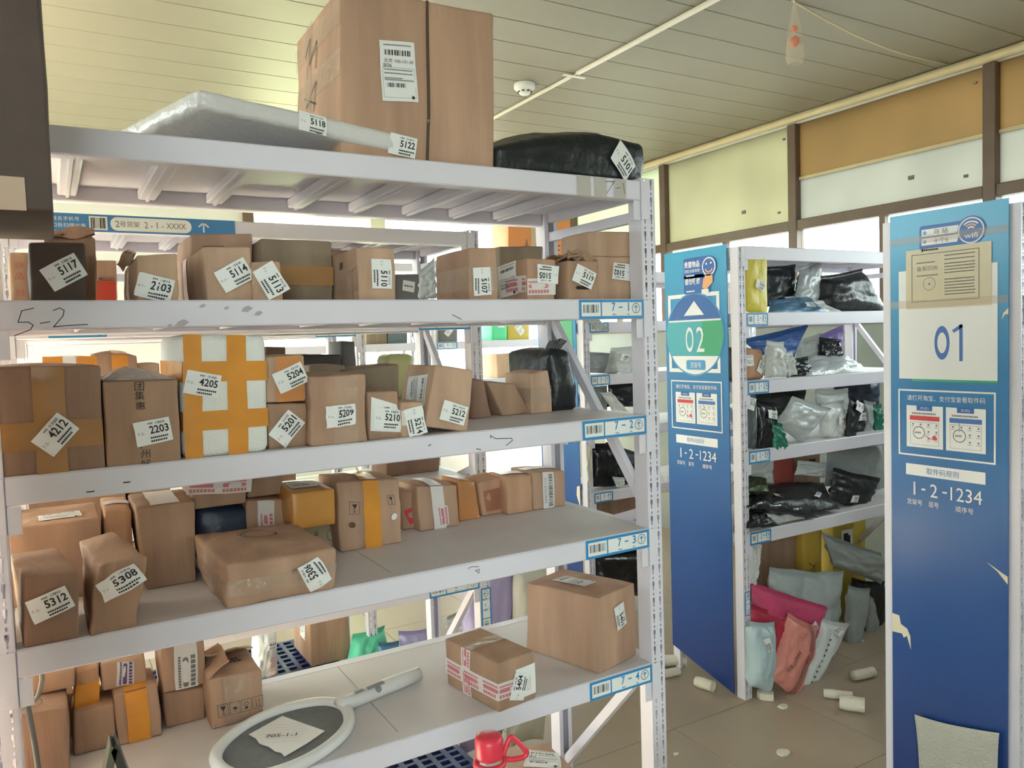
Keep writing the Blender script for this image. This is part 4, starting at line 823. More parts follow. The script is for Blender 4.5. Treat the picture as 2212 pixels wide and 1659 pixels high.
def bag(key, label, mat, t=.04, st=None, wr=.008, n=20, name='poly_mailer', cat='parcel', group=None, pr=None, pinch=.05, seam=True):
    NB[0] += 1; sd = NB[0]*2.37; Q = [V(q) for q in QUAD[key]]; c = sum(Q, V())/4; o = V((c.x, c.y, min(q.z for q in Q))); Q = [q-o for q in Q]
    nrm = (Q[1]-Q[0]+Q[2]-Q[3]).cross(Q[0]-Q[3]+Q[1]-Q[2]).normalized()
    if nrm.dot(V((0,0,1.65))-c) < 0: nrm = -nrm
    def P(u, v, side, off=0, wk=1):
        pu = u+(.5-u)*pinch*4*v*(1-v)*(2*abs(u-.5))*1.0; pv = v+(.5-v)*pinch*4*u*(1-u)*(2*abs(v-.5))
        b = (Q[0]*(1-pu)+Q[1]*pu)*(1-pv)+(Q[3]*(1-pu)+Q[2]*pu)*pv
        e = max(0,(1-(2*u-1)**4))*max(0,(1-(2*v-1)**4)); k = e**.55
        cr_ = abs(noise.noise(V((u*3+sd, v*4, sd)))) + .7*abs(noise.noise(V((u*7+v*3, v*4.5+sd, side*2.+sd)))) + .35*abs(noise.noise(V((u*14-v*6, v*9+sd, sd))))
        wob = noise.noise_vector(b*9+V((sd,0,0)))*wr*.55
        return b + wob + nrm*side*(t/2*k + wr*wk*(cr_*2.2-.9)*min(1,e*3) + off)
    mb = MB(); vs = []; fs = []
    for side in (1,-1):
        k0 = len(vs)
        for j in range(n+1):
            for i in range(n+1): vs.append(P(i/n, j/n, side))
        for j in range(n):
            for i in range(n):
                q = (k0+j*(n+1)+i, k0+j*(n+1)+i+1, k0+(j+1)*(n+1)+i+1, k0+(j+1)*(n+1)+i); fs.append(q if side < 0 else q[::-1])
    mb.add(vs, fs, mat); root = thing(name, label, cat, o, group); mb.build('body', root, True)
    if seam:
        mb = MB(); k = 10; ex = (Q[0]-Q[3]).normalized()*.018
        vs = [P(i/k, 0, 1)+a_+nrm*(.0015*b_) for b_ in (-1,1) for a_ in (V(),ex) for i in range(k+1)]; w_ = k+1
        fs = [(b_*2*w_+i,b_*2*w_+i+1,b_*2*w_+w_+i+1,b_*2*w_+w_+i) for b_ in (0,1) for i in range(k)]+[(w_+i,w_+i+1,3*w_+i+1,3*w_+i) for i in range(k)]
        mb.add(vs, fs, mat); mb.build('sealed_flap', root, True)
    W = ((Q[1]-Q[0]).length+(Q[2]-Q[3]).length)/2; H = ((Q[0]-Q[3]).length+(Q[1]-Q[2]).length)/2
    def put(u, v, ang):
        cc, sn = math.cos(math.radians(ang)), math.sin(math.radians(ang))
        return lambda x, y, of: P(u+(x*cc-y*sn)/W, v-(x*sn+y*cc)/H, 1, of+wr*.75, .3)
    if st:
        u, v, a, code = st; pickup(code).build('pickup_label', put(u,v,a), root, .003, .0006)
    for nm, u, v, a, c_ in (pr or ()): c_.build(nm, put(u,v,a), root, .0025, .0006)
    return root
BLACKP = plastic('black_plastic', (34,37,38), .38, .6); BLACKG = plastic('glossy_black_plastic', (26,28,30), .22, .5)
GREYP = plastic('grey_plastic', (170,176,176), .34); SILVER = plastic('silver_plastic', (188,192,192), .24); WHITEPL = plastic('white_plastic', (216,218,214), .36)
BLUEP = plastic('blue_plastic', (60,104,176), .4); STEELB = plastic('steel_blue_plastic', (86,130,164), .34); PURPLE = plastic('purple_plastic', (150,128,196), .4); LILAC = plastic('lilac_plastic', (184,172,212), .42)
GREENPL = plastic('green_plastic', (34,120,96), .3); MINT = plastic('mint_plastic', (92,196,156), .5, .3); YELLOWP = plastic('yellow_plastic', (222,206,84), .45)
MAGENTA = plastic('magenta_plastic', (206,74,116), .38); REDPL = plastic('red_plastic', (184,48,72), .34); SALMON = plastic('salmon_plastic', (232,150,138), .4); LBLUE = plastic('pale_blue_plastic', (186,206,212), .34); NAVY = plastic('navy_plastic', (44,54,76), .4); DKGREY = plastic('dark_grey_plastic', (92,98,102), .36)
CLEARB = M('clear_bubble_film', (214,216,212), .14, .05, 10, .9, 120, alpha=.62)
SEVEN = 'cartons on the nearest shelf'
# --- top of the nearest shelf
hb, rb = carton('big_top', 'huge brown carton with white waybill on top of the nearest shelf', 1, group=SEVEN, n=10, wr=.004, bul=.006, freq=6, r=.008,
    tp=[(('F',),'v',.53,.012,TAPEC), (('L',),'h',.55,.05,TAPEC), (('L',),'h',.85,.05,TAPEC), (('L',),'v',.35,.05,TAPEC)],
    pr=[('waybill','F',.345,.54,4,waybill(.074,.118,3,('北京 100-131-00','B06'))),
        ('marker_writing','L',.42,.62,-12,Canvas().line([(-.06,.05),(-.03,.085),(-.01,.03),(.03,.075),(.035,.02)],.004,PEN,0).line([(-.02,-.06),(.05,-.01),(.04,-.07)],.004,PEN,0).line([(-.04,-.04),(.05,-.055)],.004,PEN,0)),
        ('front_joint','F',.53,.5,0,Canvas().rect(-.0035,-.166,.0035,.166,M('joint_shadow_board',(92,68,50),.9),0,1,10)),
        ('pickup_label','F',.37,.10,-8,pickup('5122'))])
c5101, r5101 = carton('black5101', 'lumpy black plastic wrapped parcel with sticker 5101 on top of nearest shelf', mat=BLACKP, name='wrapped_parcel', cat='parcel', group='parcels on the nearest shelf', seam=False, n=14, wr=.010, bul=.012, freq=9, r=.012, tb=.050, st=[('F',.83,.48,-42,'5101','7-1-')])
# foam slab, tilted, corner raised towards the front
HEX['slab'] = ((.249,1.470,2.074),(.655,1.500,2.036),(.249,1.470,2.108),(.655,1.500,2.074),(.132,1.80,2.062),(.538,1.83,2.024),(.132,1.80,2.096),(.538,1.83,2.062))
SLABM = M('bubble_wrapped_foam', (214,212,210), .3, .05, 8, .5, 45)
carton('slab', 'thin white wrapped foam slab with sticker 5118 lying tilted on nearest shelf top', mat=SLABM, name='foam_slab', cat='slab', group='parcels on the nearest shelf', seam=False, n=12, wr=.003, r=.010, bul=.003, pr=[('pickup_label','F',.50,.44,-2,pickup('5118','7-1-',.054,.034))])
# --- level 1
L1 = 'cartons on level 7-1'
carton('c_tallred', 'narrow tall carton with red vertical print at far left of level 7-1', 3, group=L1, pr=[('print','F',.5,.5,0,Canvas().text('易碎',0,.028,.012,REDINK,.014,0,0).text('品',0,.008,.012,REDINK,.014,0).text('轻放',0,-.022,.012,REDINK,.014,0))])
carton('c5117', 'dark brown carton with tilted sticker 5117 at left of level 7-1', mat=M('dark_shaded_card',(84,70,62),.75,.15,14),  group=L1, st=[('F',.60,.50,30,'5117','7-1-')])  # dark brown card, darkened further to paint in backlit shade
carton('c_flap', 'brown carton with torn open flaps behind the dark carton 5117', 2, group=L1, seam=False, wr=.004, flaps=[((0,0),(1,0),(.0,.02,.02)),((0,1),(1,1),(0,-.07,.024)),((0,1),(0,0),(.03,0,.018))])
carton('c2103', 'torn pale carton with sticker 2103 between 5117 and 5114', 3, group=L1, wr=.004, freq=22, st=[('F',.42,.30,-14,'2103','6-1-')], tp=[(('L',),'v',.6,.03,TAPEC)], flaps=[((0,1),(0,0),(-.012,0,.014))])
carton('c5114', 'square carton with tilted sticker 5114 and pink tape on its side', 0, group=L1, st=[('F',.62,.48,28,'5114','7-1-')], tp=[(('L',),'v',.28,.05,M('pink_tape',(222,168,170),.3))])
carton('c_f', 'wider brown carton standing behind carton 5114', 1, group=L1, pr=[('print','F',.35,.78,0,Canvas().frame(-.02,-.008,.02,.008,.001,PEN,0).fine(-.016,.016,0,.006,PEN,0,4))])
carton('c5113', 'small carton with downward sticker 5113 beside carton 5114', 5, group=L1, st=[('F',.62,.52,-62,'5113','7-1-')], tp=[(('F',),'v',.35,.04,TAPEC)])
carton('c_h', 'wide olive brown carton standing behind small carton 5113', 6, group=L1, bul=.004, tp=[(('F',),'h',.45,.04,TAPEB)])
carton('c5110', 'carton with vertical sticker 5110 and taped side flap', 0, group=L1, st=[('F',.60,.50,-90,'5110','7-1-')], tp=[(('L',),'h',.42,.05,TAPEC)], pr=[('print','L',.55,.72,0,Canvas().bars(-.012,-.008,.012,.008,PEN,0,6,12)), ('side_flap','L',.5,.66,6,Canvas().line([(-.10,-.018),(.10,-.014)],.0014,CARD[4],0))])
carton('c5107', 'carton with vertical sticker 5107 right of the pale grey bag', 1, group=L1, st=[('F',.40,.36,-86,'5107','7-1-')], tp=[(('L','F'),'h',.42,.05,TAPEC)])
carton('c_l', 'olive carton at the back behind carton 5105', 6, group=L1, pr=[('print','F',.3,.45,0,ctext('KREZOH',.010,PEN,.05))])
carton('c5105', 'carton with upside down sticker 5105 and red printed courier tape', 1, group=L1, st=[('F',.70,.62,178,'5105','7-1-')], pr=[('courier_tape','F',.5,.32,0,strip_print(.076,.036)),('courier_tape','L',.62,.40,0,strip_print(.09,.036,seed=5)),('waybill','L',.32,.55,4,waybill(.085,.075,8))])
carton('c5119', 'low carton with lifted top flaps and sticker 5119', 2, group=L1, seam=False, wr=.003, st=[('F',.50,.58,-22,'5119','7-1-')], pr=[('hand_hole','F',.5,.30,0,Canvas().rrect(-.022,-.004,.022,.004,.004,M('hole_dark',(50,40,34),.9),0)),('print','L',.5,.3,90,ctext('鲜',.018,PEN))], flaps=[((0,.0),(.5,.0),(.02,.03,.024)),((1,.0),(.5,.0),(-.02,.02,.022)),((0,1),(1,1),(0,-.06,.022)),((0,1),(0,0),(.035,0,.016))])
carton('c5102', 'large plain carton with upside down sticker 5102 against the right post', 0, group=L1, st=[('F',.60,.42,174,'5102','7-1-')], tp=[(('F',),'h',.64,.002,CARD[4])])
bag('s7_greybag', 'pale grey bag corner standing beside carton 5107', WHITEPL, .03, group='bags on the nearest shelf')
# --- level 2
L2 = 'cartons on level 7-2'
carton('c4212', 'big dark carton crossed with brown tape and sticker 4212', 4, group=L2, bul=.005, st=[('F',.56,.36,48,'4212','7-2-')], tp=[(('F',),'v',.52,.045,TAPEB),(('F',),'h',.36,.045,TAPEB)])
h, rt = carton('c2203', 'carton with vertical black characters and sticker 2203, plastic over its top', 2, group=L2, seam=False, st=[('F',.62,.38,8,'2203','7-2-')],
    pr=[('print','F',.47,.82,0,Canvas().text('团',0,.016,.015,PEN,.015,0).text('集',0,0,.015,PEN,.015,0).text('惠',0,-.017,.013,PEN,.015,0)),('print','F',.50,.12,0,Canvas().text('广',0,.017,.015,PEN,.015,0).text('州',0,0,.015,PEN,.015,0).text('好',0,-.017,.015,PEN,.015,0))])
mb = MB(); ap = h.raw(.35,.3,1)+V((0,0,.022)); k = 12
ring_ = [h.raw(a,b,1)+V((0,0,.001)) for a, b in [(i/3,0) for i in range(3)]+[(1,i/3) for i in range(3)]+[(1-i/3,1) for i in range(3)]+[(0,1-i/3) for i in range(3)]]
mid = [q.lerp(ap,.55)+V((0,0,.003*((-1)**i))) for i, q in enumerate(ring_)]
mb.add([*ring_,*mid,ap], [(i,(i+1)%k,(i+1)%k+k,i+k) for i in range(k)]+[(i+k,(i+1)%k+k,2*k) for i in range(k)], M('cling_wrap',(206,196,190),.2,alpha=.75,bump=.6,bs=60)); mb.build('plastic_cover', rt, True)
h, rt = carton('foam4205', 'white foam box checkered with orange tape and sticker 4205', mat=FOAM, name='foam_box', group='foam boxes', seam=False, n=8, r=.012, wr=.0012, st=[('F',.22,.60,-12,'4205','7-2-')],
    tp=[(('F',),'v',.115,.030,TAPEO),(('F',),'v',.63,.034,TAPEO),(('F',),'h',.70,.036,TAPEO),(('F',),'h',.30,.034,TAPEO),(('L',),'h',.70,.036,TAPEO),(('L',),'h',.30,.034,TAPEO)])
carton('c5201', 'small carton with steep sticker 5201 under carton 5204', 2, group=L2, wr=.003, st=[('F',.46,.44,50,'5201','7-2-')])
HEX['c5204'] = tuple((x+.002*(i%2), y, 1.548 if i % 4 < 2 else 1.635) for i, (x,y,z) in enumerate(HEX['c5201']))
carton('c5204', 'small carton with orange tape and sticker 5204 stacked on carton 5201', 0, group=L2, st=[('F',.62,.52,22,'5204','7-2-')], tp=[(('F',),'v',.6,.05,M('thin_orange_tape',(206,140,84),.25))])
carton('c5209', 'crumpled carton with level sticker 5209 in the middle of level 7-2', 1, group=L2, wr=.005, freq=24, n=12, st=[('F',.52,.42,2,'5209','7-2-')], tp=[(('F',),'v',.62,.045,TAPEC)])
carton('c5210', 'small carton with a large cut white paper numbered 5210', 2, group=L2, wr=.003, pr=[('paper_sheet','F',.55,.46,0,Canvas().poly([(-.030,.042),(.024,.024),(.036,-.034),(-.034,-.024)],PAPER,0)),('pickup_label','F',.58,.42,-8,pickup('5210','7-2-'))])
carton('c5214', 'tiny carton with downward sticker 5214 between 5210 and 5212', 0, group=L2, st=[('F',.62,.44,-78,'5214','7-2-')], tp=[(('F',),'h',.55,.03,TAPEW)])
carton('c5212', 'leaning carton with sticker 5212 and a waybill on its left side', 0, group=L2, bul=.003, st=[('F',.60,.28,-8,'5212','7-2-')], pr=[('waybill','L',.55,.55,-84,waybill(.07,.095,12))])
carton('c_dg1', 'olive grey carton at the back behind carton 5209', 6, group=L2); carton('c_dg0', 'dusty brown carton at the back behind carton 5204', 6, group=L2, wr=.004)
carton('c_s1', 'narrow dark carton right of carton 5212', 4, group=L2); carton('c_prism', 'slanting wedge shaped carton in the gap before the black bag', 2, group=L2, wr=.003)
carton('c_s2', 'taped carton leaning against the black bag on level 7-2', 0, group=L2, wr=.004, bul=.005, tp=[(('L','F'),'h',.45,.04,TAPEC)])
carton('blackbag', 'upright black plastic sack at right end of level 7-2', mat=BLACKP, name='plastic_sack', cat='parcel', group='bags on the nearest shelf', seam=False, n=14, wr=.007, bul=.012, r=.012, freq=12, flaps=[((.2,.2),(.8,.1),(.012,-.01,.026))])
# --- level 3
L3 = 'cartons on level 7-3'
carton('c5312', 'leaning carton with sticker 5312 at left end of level 7-3', 4, group=L3, st=[('F',.46,.58,22,'5312','7-3-')], wr=.003)
carton('c5308', 'crushed upright carton with sticker 5308 on level 7-3', 2, group=L3, wr=.009, freq=15, n=12, st=[('F',.52,.70,28,'5308','7-3-')])
h, rt = carton('c5306', 'large battered taped carton with turned sticker 5306', 1, group=L3, wr=.007, bul=.007, freq=14, n=18, r=.006, st=[('F',.80,.48,116,'5306','7-3-')], tp=[(('F',),'h',.45,.032,TAPEC),(('L',),'h',.45,.03,TAPEC)], pr=[('scribble','T',.5,.62,0,Canvas().ring(0,0,.034,.002,PEN,0,ry=.022).ring(.003,.002,.030,.0015,PEN,0,ry=.019).ring(-.003,.004,.036,.0012,PEN,0,ry=.018)),('print','F',.62,.62,0,ctext('行',.010,PEN))])
carton('b_big1', 'big carton with a waybill on its sunlit top, back of level 7-3', 1, group=L3, pr=[('waybill','T',.55,.28,4,waybill(.075,.05,5))])
carton('b_2', 'slim taped carton standing second in the back row of level 7-3', 5, group=L3, tp=[(('T',),'h',.5,.04,TAPEW)]); carton('b_3', 'tall carton with faded print third in the back row of level 7-3', 2, group=L3, tp=[(('T',),'v',.5,.05,TAPEW)])
carton('b_bag', 'dark blue grey plastic bag squeezed under the red taped carton', mat=NAVY, name='plastic_sack', cat='parcel', group='bags on the nearest shelf', seam=False, wr=.006, bul=.01, r=.01)
carton('e_pink', 'carton with wide red printed tape stacked over the dark bag', 2, group=L3, pr=[('courier_tape','F',.5,.70,-2,strip_print(.13,.034))])
carton('b_red', 'carton with a vertical strip of red courier tape', 1, group=L3, pr=[('courier_tape','F',.45,.68,90,strip_print(.085,.036))]); carton('e_top', 'plain carton stacked high at the back of level 7-3', 2, group=L3)
carton('b_white', 'low white printed carton under the orange taped carton', mat=M('white_carton',(206,194,168),.7,.06), group=L3, pr=[('print','F',.35,.5,0,Canvas().text('益',0,.008,.010,PEN,.010,0).text('生',0,-.008,.010,PEN,.010,0)),('print','F',.75,.5,0,Canvas().ring(0,0,.014,.001,PEN,0))])
carton('b_orange', 'carton wholly wrapped in orange tape stacked on the white carton', mat=M('orange_wrapped_card',(196,138,66),.3,.12,12), group=L3, wr=.003, pr=[('waybill','T',.5,.5,0,waybill(.07,.08,15))])
carton('b_4', 'tall carton with a vertical orange tape band and fragile symbols', 1, group=L3, wr=.005, bul=.006, freq=18, n=10, tp=[(('F','T'),'v',.52,.042,TAPEO)], pr=[('print','F',.24,.62,0,icons(.022,1)),('print','F',.84,.68,0,icons(.018,1)),('hand_hole','F',.20,.38,0,Canvas().disc(0,0,.007,M('hole_dark2',(110,80,60),.8),0,n=12)),('hand_hole','F',.88,.42,0,Canvas().disc(0,0,.007,PAPER,0,n=12))])
carton('b_5', 'slim carton with a red mark right of the orange banded carton', 2, group=L3, pr=[('print','F',.55,.35,20,Canvas().rrect(-.014,-.02,.014,.02,.006,REDP,0))])
carton('b_6', 'carton with white tape and a red printed label', 1, group=L3, wr=.003, tp=[(('F','T'),'v',.5,.034,TAPEW)], pr=[('print','F',.58,.30,90,strip_print(.05,.030))])
carton('b_7', 'leaning parcel wrapped in orange brown tape', mat=M('orange_brown_card',(190,128,78),.35,.12,10), group=L3, wr=.004); carton('b_8', 'carton with a dense reddish print panel on its front', 5, group=L3, wr=.003, pr=[('print','F',.48,.42,0,Canvas().rect(-.026,-.030,.026,.030,M('faded_red_print',(158,104,80),.7),0))])
carton('b_9', 'reddish carton second from the right in the back row', 5, group=L3, wr=.004, tp=[(('T',),'h',.5,.05,TAPEW)])
carton('b_10', 'carton with a white tape lettered in black at right end of back row', 1, group=L3, tp=[(('T',),'h',.5,.04,TAPEW)], pr=[('lettered_tape','F',.46,.5,-90,Canvas().rect(-.05,-.018,.05,.018,TAPEW,0,6,2).text('辅料铺辅料铺',0,.006,.015,INK,.09,1).text('ACCESSORIES',0,-.010,.006,GREYINK,.07,1))])
# --- level 4
L4 = 'cartons on level 7-4'
carton('d1', 'carton with four handling symbols and a folded open top on level 7-4', 1, group=L4, seam=False, wr=.003, bul=.003, pr=[('print','F',.56,.34,0,icons(.022,4)),('print','T',.6,.5,0,Canvas().fine(-.02,.02,.01,.008,PEN,0,3).fine(-.02,.02,-.004,.008,PEN,0,5))], tp=[(('F',),'v',.5,.05,TAPEC)], flaps=[((0,1),(1,1),(0,-.07,.028)),((0,.05),(0,.95),(.045,0,.030))])
carton('d2b', 'plain brown carton under the white taped carton on level 7-4', 2, group=L4)
carton('d2', 'carton with broad white printed tape stacked on a plain carton', 1, group=L4, wr=.002, pr=[('courier_tape','F',.56,.5,90,strip_print(.10,.046,GREYINK,TAPEW))])
carton('d4b', 'brown carton mostly hidden behind the orange taped carton', 2, group=L4); carton('d3', 'carton with torn orange tape at the front of level 7-4', 1, group=L4, tp=[(('F','T'),'v',.5,.042,TAPEO)], wr=.003)
carton('d4', 'small carton with purple printed tape stacked behind orange taped carton', 0, group=L4, pr=[('courier_tape','F',.52,.5,84,strip_print(.05,.032,M('purple_print',(96,84,140),.5))),('courier_tape','T',.52,.5,90,strip_print(.08,.032,MATS['purple_print'],seed=4))])
carton('d6', 'dull brown carton under the orange sided carton', 2, group=L4); carton('d5', 'narrow carton with orange side stacked on the dull brown carton', 5, group=L4, tp=[(('F',),'h',.3,.045,TAPEO)])
carton('d7', 'tall carton with printed sunlit top at left end of level 7-4', 4, group=L4, pr=[('print','T',.55,.6,0,Canvas().text('包装',.0,.008,.018,PEN,.03,0).fine(-.016,.016,-.012,.006,PEN,0,2)),('print','T',.3,.25,0,Canvas().ring(0,0,.014,.001,PEN,0,ry=.02))])
carton('d8b', 'carton hidden at back left of level 7-4', 2, group=L4); carton('d8', 'flat carton lying at back left of level 7-4', 1, group=L4)
carton('c5404', 'turned carton crossed with red printed tape and sticker 5404', 2, group=L4, wr=.0012, pr=[('courier_tape','F',.5,.42,0,strip_print(.205,.038)),('courier_tape','F',.42,.5,90,strip_print(.108,.034,seed=3)),('courier_tape','R',.42,.42,0,strip_print(.09,.038,seed=7)),('waybill','R',.70,.45,0,Canvas().rect(-.026,-.034,.030,.034,PAPER,0,3,3)),('pickup_label','R',.52,.40,72,pickup('5404','7-4-'))], tp=[(('T',),'v',.42,.036,TAPEC)])
carton('c5401', 'large carton with sticker 5401 at right end of level 7-4', 1, group=L4, wr=.003, bul=.003, pr=[('pickup_label','R',.52,.66,-78,pickup('5401','7-4-')),('waybill','T',.45,.45,90,waybill(.05,.11,21))])

# --- bug swatter with a note
SW = M('white_swatter_plastic', (222,222,220), .35); MESHM = M('swatter_mesh', (128,132,134), .55, .10, 60, .8, 500, metal=.2)
o_ = V((.373,1.585,.8465)); sw = thing('bug_swatter', 'white electric bug swatter with a torn handwritten note lying on level 7-4', 'swatter', o_)
rp = [(.231,1.565),(.253,1.623),(.309,1.676),(.372,1.702),(.432,1.704),(.484,1.686),(.511,1.640),(.500,1.575),(.466,1.524),(.409,1.482),(.350,1.460),(.292,1.462),(.246,1.500)]
def smooth_loop(p, n=5):
    out = []; k = len(p)
    for i in range(k):
        a,b,c,d = (V(p[(i+j)%k]) for j in (-1,0,1,2))
        for s_ in range(n):
            t_ = s_/n; out.append(.5*((2*b)+(c-a)*t_+(2*a-5*b+4*c-d)*t_*t_+(3*b-a-3*c+d)*t_**3))
    return out
lp = smooth_loop([(x,y,0) for x,y in rp])
q = MB(); q.tube([V((p.x,p.y,.8605))-o_ for p in lp], .0125, SW, 10, True); q.build('rim', sw, True)
q = MB(); q.prism([(p.x-o_.x,p.y-o_.y) for p in lp], .0105, .0135, MESHM); q.build('mesh_face', sw)
hp = [(.500,1.640),(.528,1.650),(.56,1.660),(.606,1.674),(.66,1.687),(.714,1.699)]
q = MB(); q.tube([V((x,y,.8645))-o_ for x,y in hp], [.020,.016,.0165,.0175,.0175,.0165], SW, 14); q.build('handle', sw, True)
def on_handle(u, v, o):
    d = V((.714-.528,1.699-1.650,0)).normalized(); n_ = V((-d.y,d.x,0)); b = V((.528,1.650,.8645))+d*u; a = v/.0175
    return b + n_*math.sin(a)*(.0177+o) + V((0,0,1))*math.cos(a)*(.0177+o) - o_
BTN = M('grey_button', (140,140,146), .4); Canvas().rect(.010,-.008,.034,.008,BTN,0,2,4).build('switch', on_handle, sw); Canvas().rect(.042,-.010,.088,.010,BTN,0,3,4).build('info_label', on_handle, sw); Canvas().disc(.066,-.016,.008,BTN,0,n=12).build('push_button', on_handle, sw)
note = MB(); pn = [(.386,1.676),(.443,1.559),(.398,1.530),(.347,1.505),(.345,1.522),(.336,1.535),(.330,1.560),(.317,1.583),(.316,1.606),(.307,1.634)]
note.prism([(x-o_.x,y-o_.y) for x,y in pn], .0150, .0156, PAPER); no = note.build('paper_note', None, loc=o_); tag(no, 'torn lined paper note with pen writing lying on the swatter', 'note')
c = Canvas()
for k in range(7): c.line([(-.07+k*.004,.040-k*.012),(.05-k*.003,.040-k*.012)],.0004,GREYINK,0)
c.text('705-1-1',-.008,-.006,.013,PEN,.062,1)
c.build('writing', lambda x, y, o: V((.372,1.592,.8623))-o_+V((x*.90-y*-.43, x*-.43+y*.90, o-.0006)), no)

# ---------------------------------------------------------------- shelves further back
G6 = 'boxes on the shelf behind'
carton('s6_red', 'bright red box under a small printed carton on second shelf', mat=M('red_box',(206,72,48),.35,.06), group=G6, seam=False); carton('s6_c1', 'small printed carton stacked on the red box', 1, group=G6, pr=[('print','F',.5,.5,0,icons(.012,3))])
carton('s6_foam', 'white foam box with orange tape at left of second shelf', mat=FOAM, name='foam_box', group='foam boxes', seam=False, r=.012, tp=[(('F',),'v',.15,.045,TAPEO),(('F',),'v',.85,.05,TAPEO)])
carton('s6_ctape', 'carton with peaked top and orange tape band on second shelf', 1, group=G6, tp=[(('F','T'),'v',.6,.04,TAPEO)], bul=.012); carton('s6_s', 'low carton right of the orange banded carton on second shelf', 3, group=G6)
carton('s6_dk1', 'dark carton just right of the foam box 4205, on second shelf', 7, group=G6); carton('s6_dk2', 'long black box on second shelf behind carton 5204', mat=M('black_box',(58,54,52),.6,.08), group=G6); carton('s6_dk3', 'grey carton beside the right post of second shelf', mat=M('grey_box',(120,118,116),.7,.08), group=G6)
carton('s6_dk4', 'dark grey carton with a label in the gap right of carton 5110', mat=MATS['grey_box'], group=G6, pr=[('waybill','F',.5,.72,-10,Canvas().rect(-.022,-.018,.022,.018,PAPER,0).fine(-.016,.016,0,.006,GREYINK,1,2))]); carton('s6_dk5', 'brown carton on second shelf behind carton 5110', 2, group=G6)
h, rt = carton('s6_tub', 'pale yellow lidded plastic tub on second shelf', mat=M('pale_yellow_plastic',(206,206,150),.35), name='plastic_tub', cat='tub', seam=False, r=.02, bul=.004, flaps=())
carton('s6_l3a', 'long low carton on level three of second shelf', 2, group=G6); carton('s6_l3b', 'flat carton right of the long low one on second shelf', 4, group=G6)
carton('s5_503', 'carton with stickers 5503 standing on the pallet under third shelf', 2, group='boxes near the floor', pr=[('pickup_label','F',.62,.92,0,pickup('5503')),('waybill','L',.6,.6,0,waybill(.09,.12,31))])
for k_, l_ in (('k1','added sun blocking carton at left of the lowest board of second shelf'),('k2','added sun blocking carton second from left on the lowest board of second shelf'),('k3','added sun blocking carton at left end of level three of second shelf'),('k4','narrow added sun blocking carton on level three of second shelf'),('k5','tall added sun blocking carton on the floor under second shelf')): carton(k_, l_, 2, group=G6)  # cartons added to stop sun rays leaking past the nearest shelf
G4 = 'boxes on the far shelf'
carton('s4_green', 'mint green printed box on the far shelf', mat=M('mint_box',(92,214,150),.5), group=G4, seam=False, pr=[('print','F',.6,.75,0,Canvas().rect(-.03,-.025,.03,.025,WHITEP,0))])
carton('s4_yellow', 'yellow printed box right of the mint green box on far shelf', mat=M('yellow_box',(196,172,62),.5), group=G4, seam=False, pr=[('waybill','F',.55,.5,40,waybill(.06,.09,41))])
carton('s4_dark', 'dark box with a tilted label above plate 4-2', mat=MATS['grey_box'], group=G4, pr=[('waybill','F',.55,.6,-40,waybill(.05,.08,43))]); carton('s4_carton', 'tall carton on far shelf behind the black sack', 3, group=G4)
carton('s4_orange', 'orange box with castle drawings on top of the far shelf', mat=M('orange_box',(226,146,88),.55), group=G4, seam=False, tp=[(('F',),'v',.42,.09,M('beige_tape',(206,182,150),.5))], pr=[('print','F',.28,.4,0,Canvas().poly([(-.05,-.08),(.05,-.08),(.05,.02),(.02,.02),(.0,.09),(-.02,.02),(-.05,.02)],M('grey_brown_print',(158,112,88),.6),0)),('print','F',.84,.35,0,ctext('王国',.09,PEN))])
carton('s4_b1', 'olive carton with a label strip on the far left shelf', 6, group=G4, pr=[('waybill','F',.4,.75,0,Canvas().rect(-.05,-.018,.05,.018,PAPER,0))]); carton('s4_b2', 'dark blue grey carton on the far left shelf', mat=M('blue_grey_box',(104,116,120),.6), group=G4)
carton('s3_carton', 'carton with big black characters low on the shelf beside panel 03', 4, group='boxes near the floor', pr=[('print','F',.5,.70,-70,ctext('品',.05,PEN,None,.02)),('print','F',.35,.2,-8,Canvas().rect(-.05,-.018,.05,.018,PEN,0))])
# second right-hand shelf: mailers
A = 'mailers on level 2-1'
bag('s2_yellow', 'tall yellow bag with sticker 5101 hanging over plate 2-1', YELLOWP, .05, (.52,.52,-18,'5101'), group=A, wr=.003)
bag('s2_black1', 'black folded parcel right of the yellow bag', BLACKP, .06, group=A); bag('s2_silver1', 'crumpled silver grey bag standing in middle of level 2-1', SILVER, .05, group=A, wr=.009)
bag('s2_black2', 'big bulging black bag at right of level 2-1', BLACKP, .14, group=A, wr=.008); bag('s2_white1', 'flat white mailer lying under the steel blue one', WHITEPL, .025, group=A); bag('s2_blue1', 'flat steel blue mailer with a label lying on level 2-1', STEELB, .035, (.72,.72,-6,'5110'), group=A)
A = 'parcels on level 2-2'
carton('s2_carton', 'rounded pale carton with a white label on level 2-2', 5, group=A, bul=.008, r=.014, pr=[('waybill','F',.45,.62,0,waybill(.05,.05,51)),('pickup_label','F',.85,.40,60,pickup('6209'))])
bag('s2_white2', 'white mailer with sticker 1216 on level 2-2', WHITEPL, .05, (.62,.34,-22,'1216'), group=A); bag('s2_blue2', 'royal blue mailer at the back of level 2-2', BLUEP, .03, group=A); bag('s2_purple', 'purple mailer at back right of level 2-2', PURPLE, .03, group=A)
bag('s2_bubble', 'whitish bubble bag between blue and purple mailers', CLEARB, .05, group=A); bag('s2_black3', 'black bag below the purple mailer', BLACKG, .05, group=A); bag('s2_grey1', 'long silver bag lying flat at right of level 2-2', SILVER, .05, group=A)
bag('s2_black4', 'black mailer at the front edge of level 2-2', BLACKG, .03, group=A); bag('s2_small', 'small white card leaning beside mailer 1216', WHITEPL, .012, group=A)
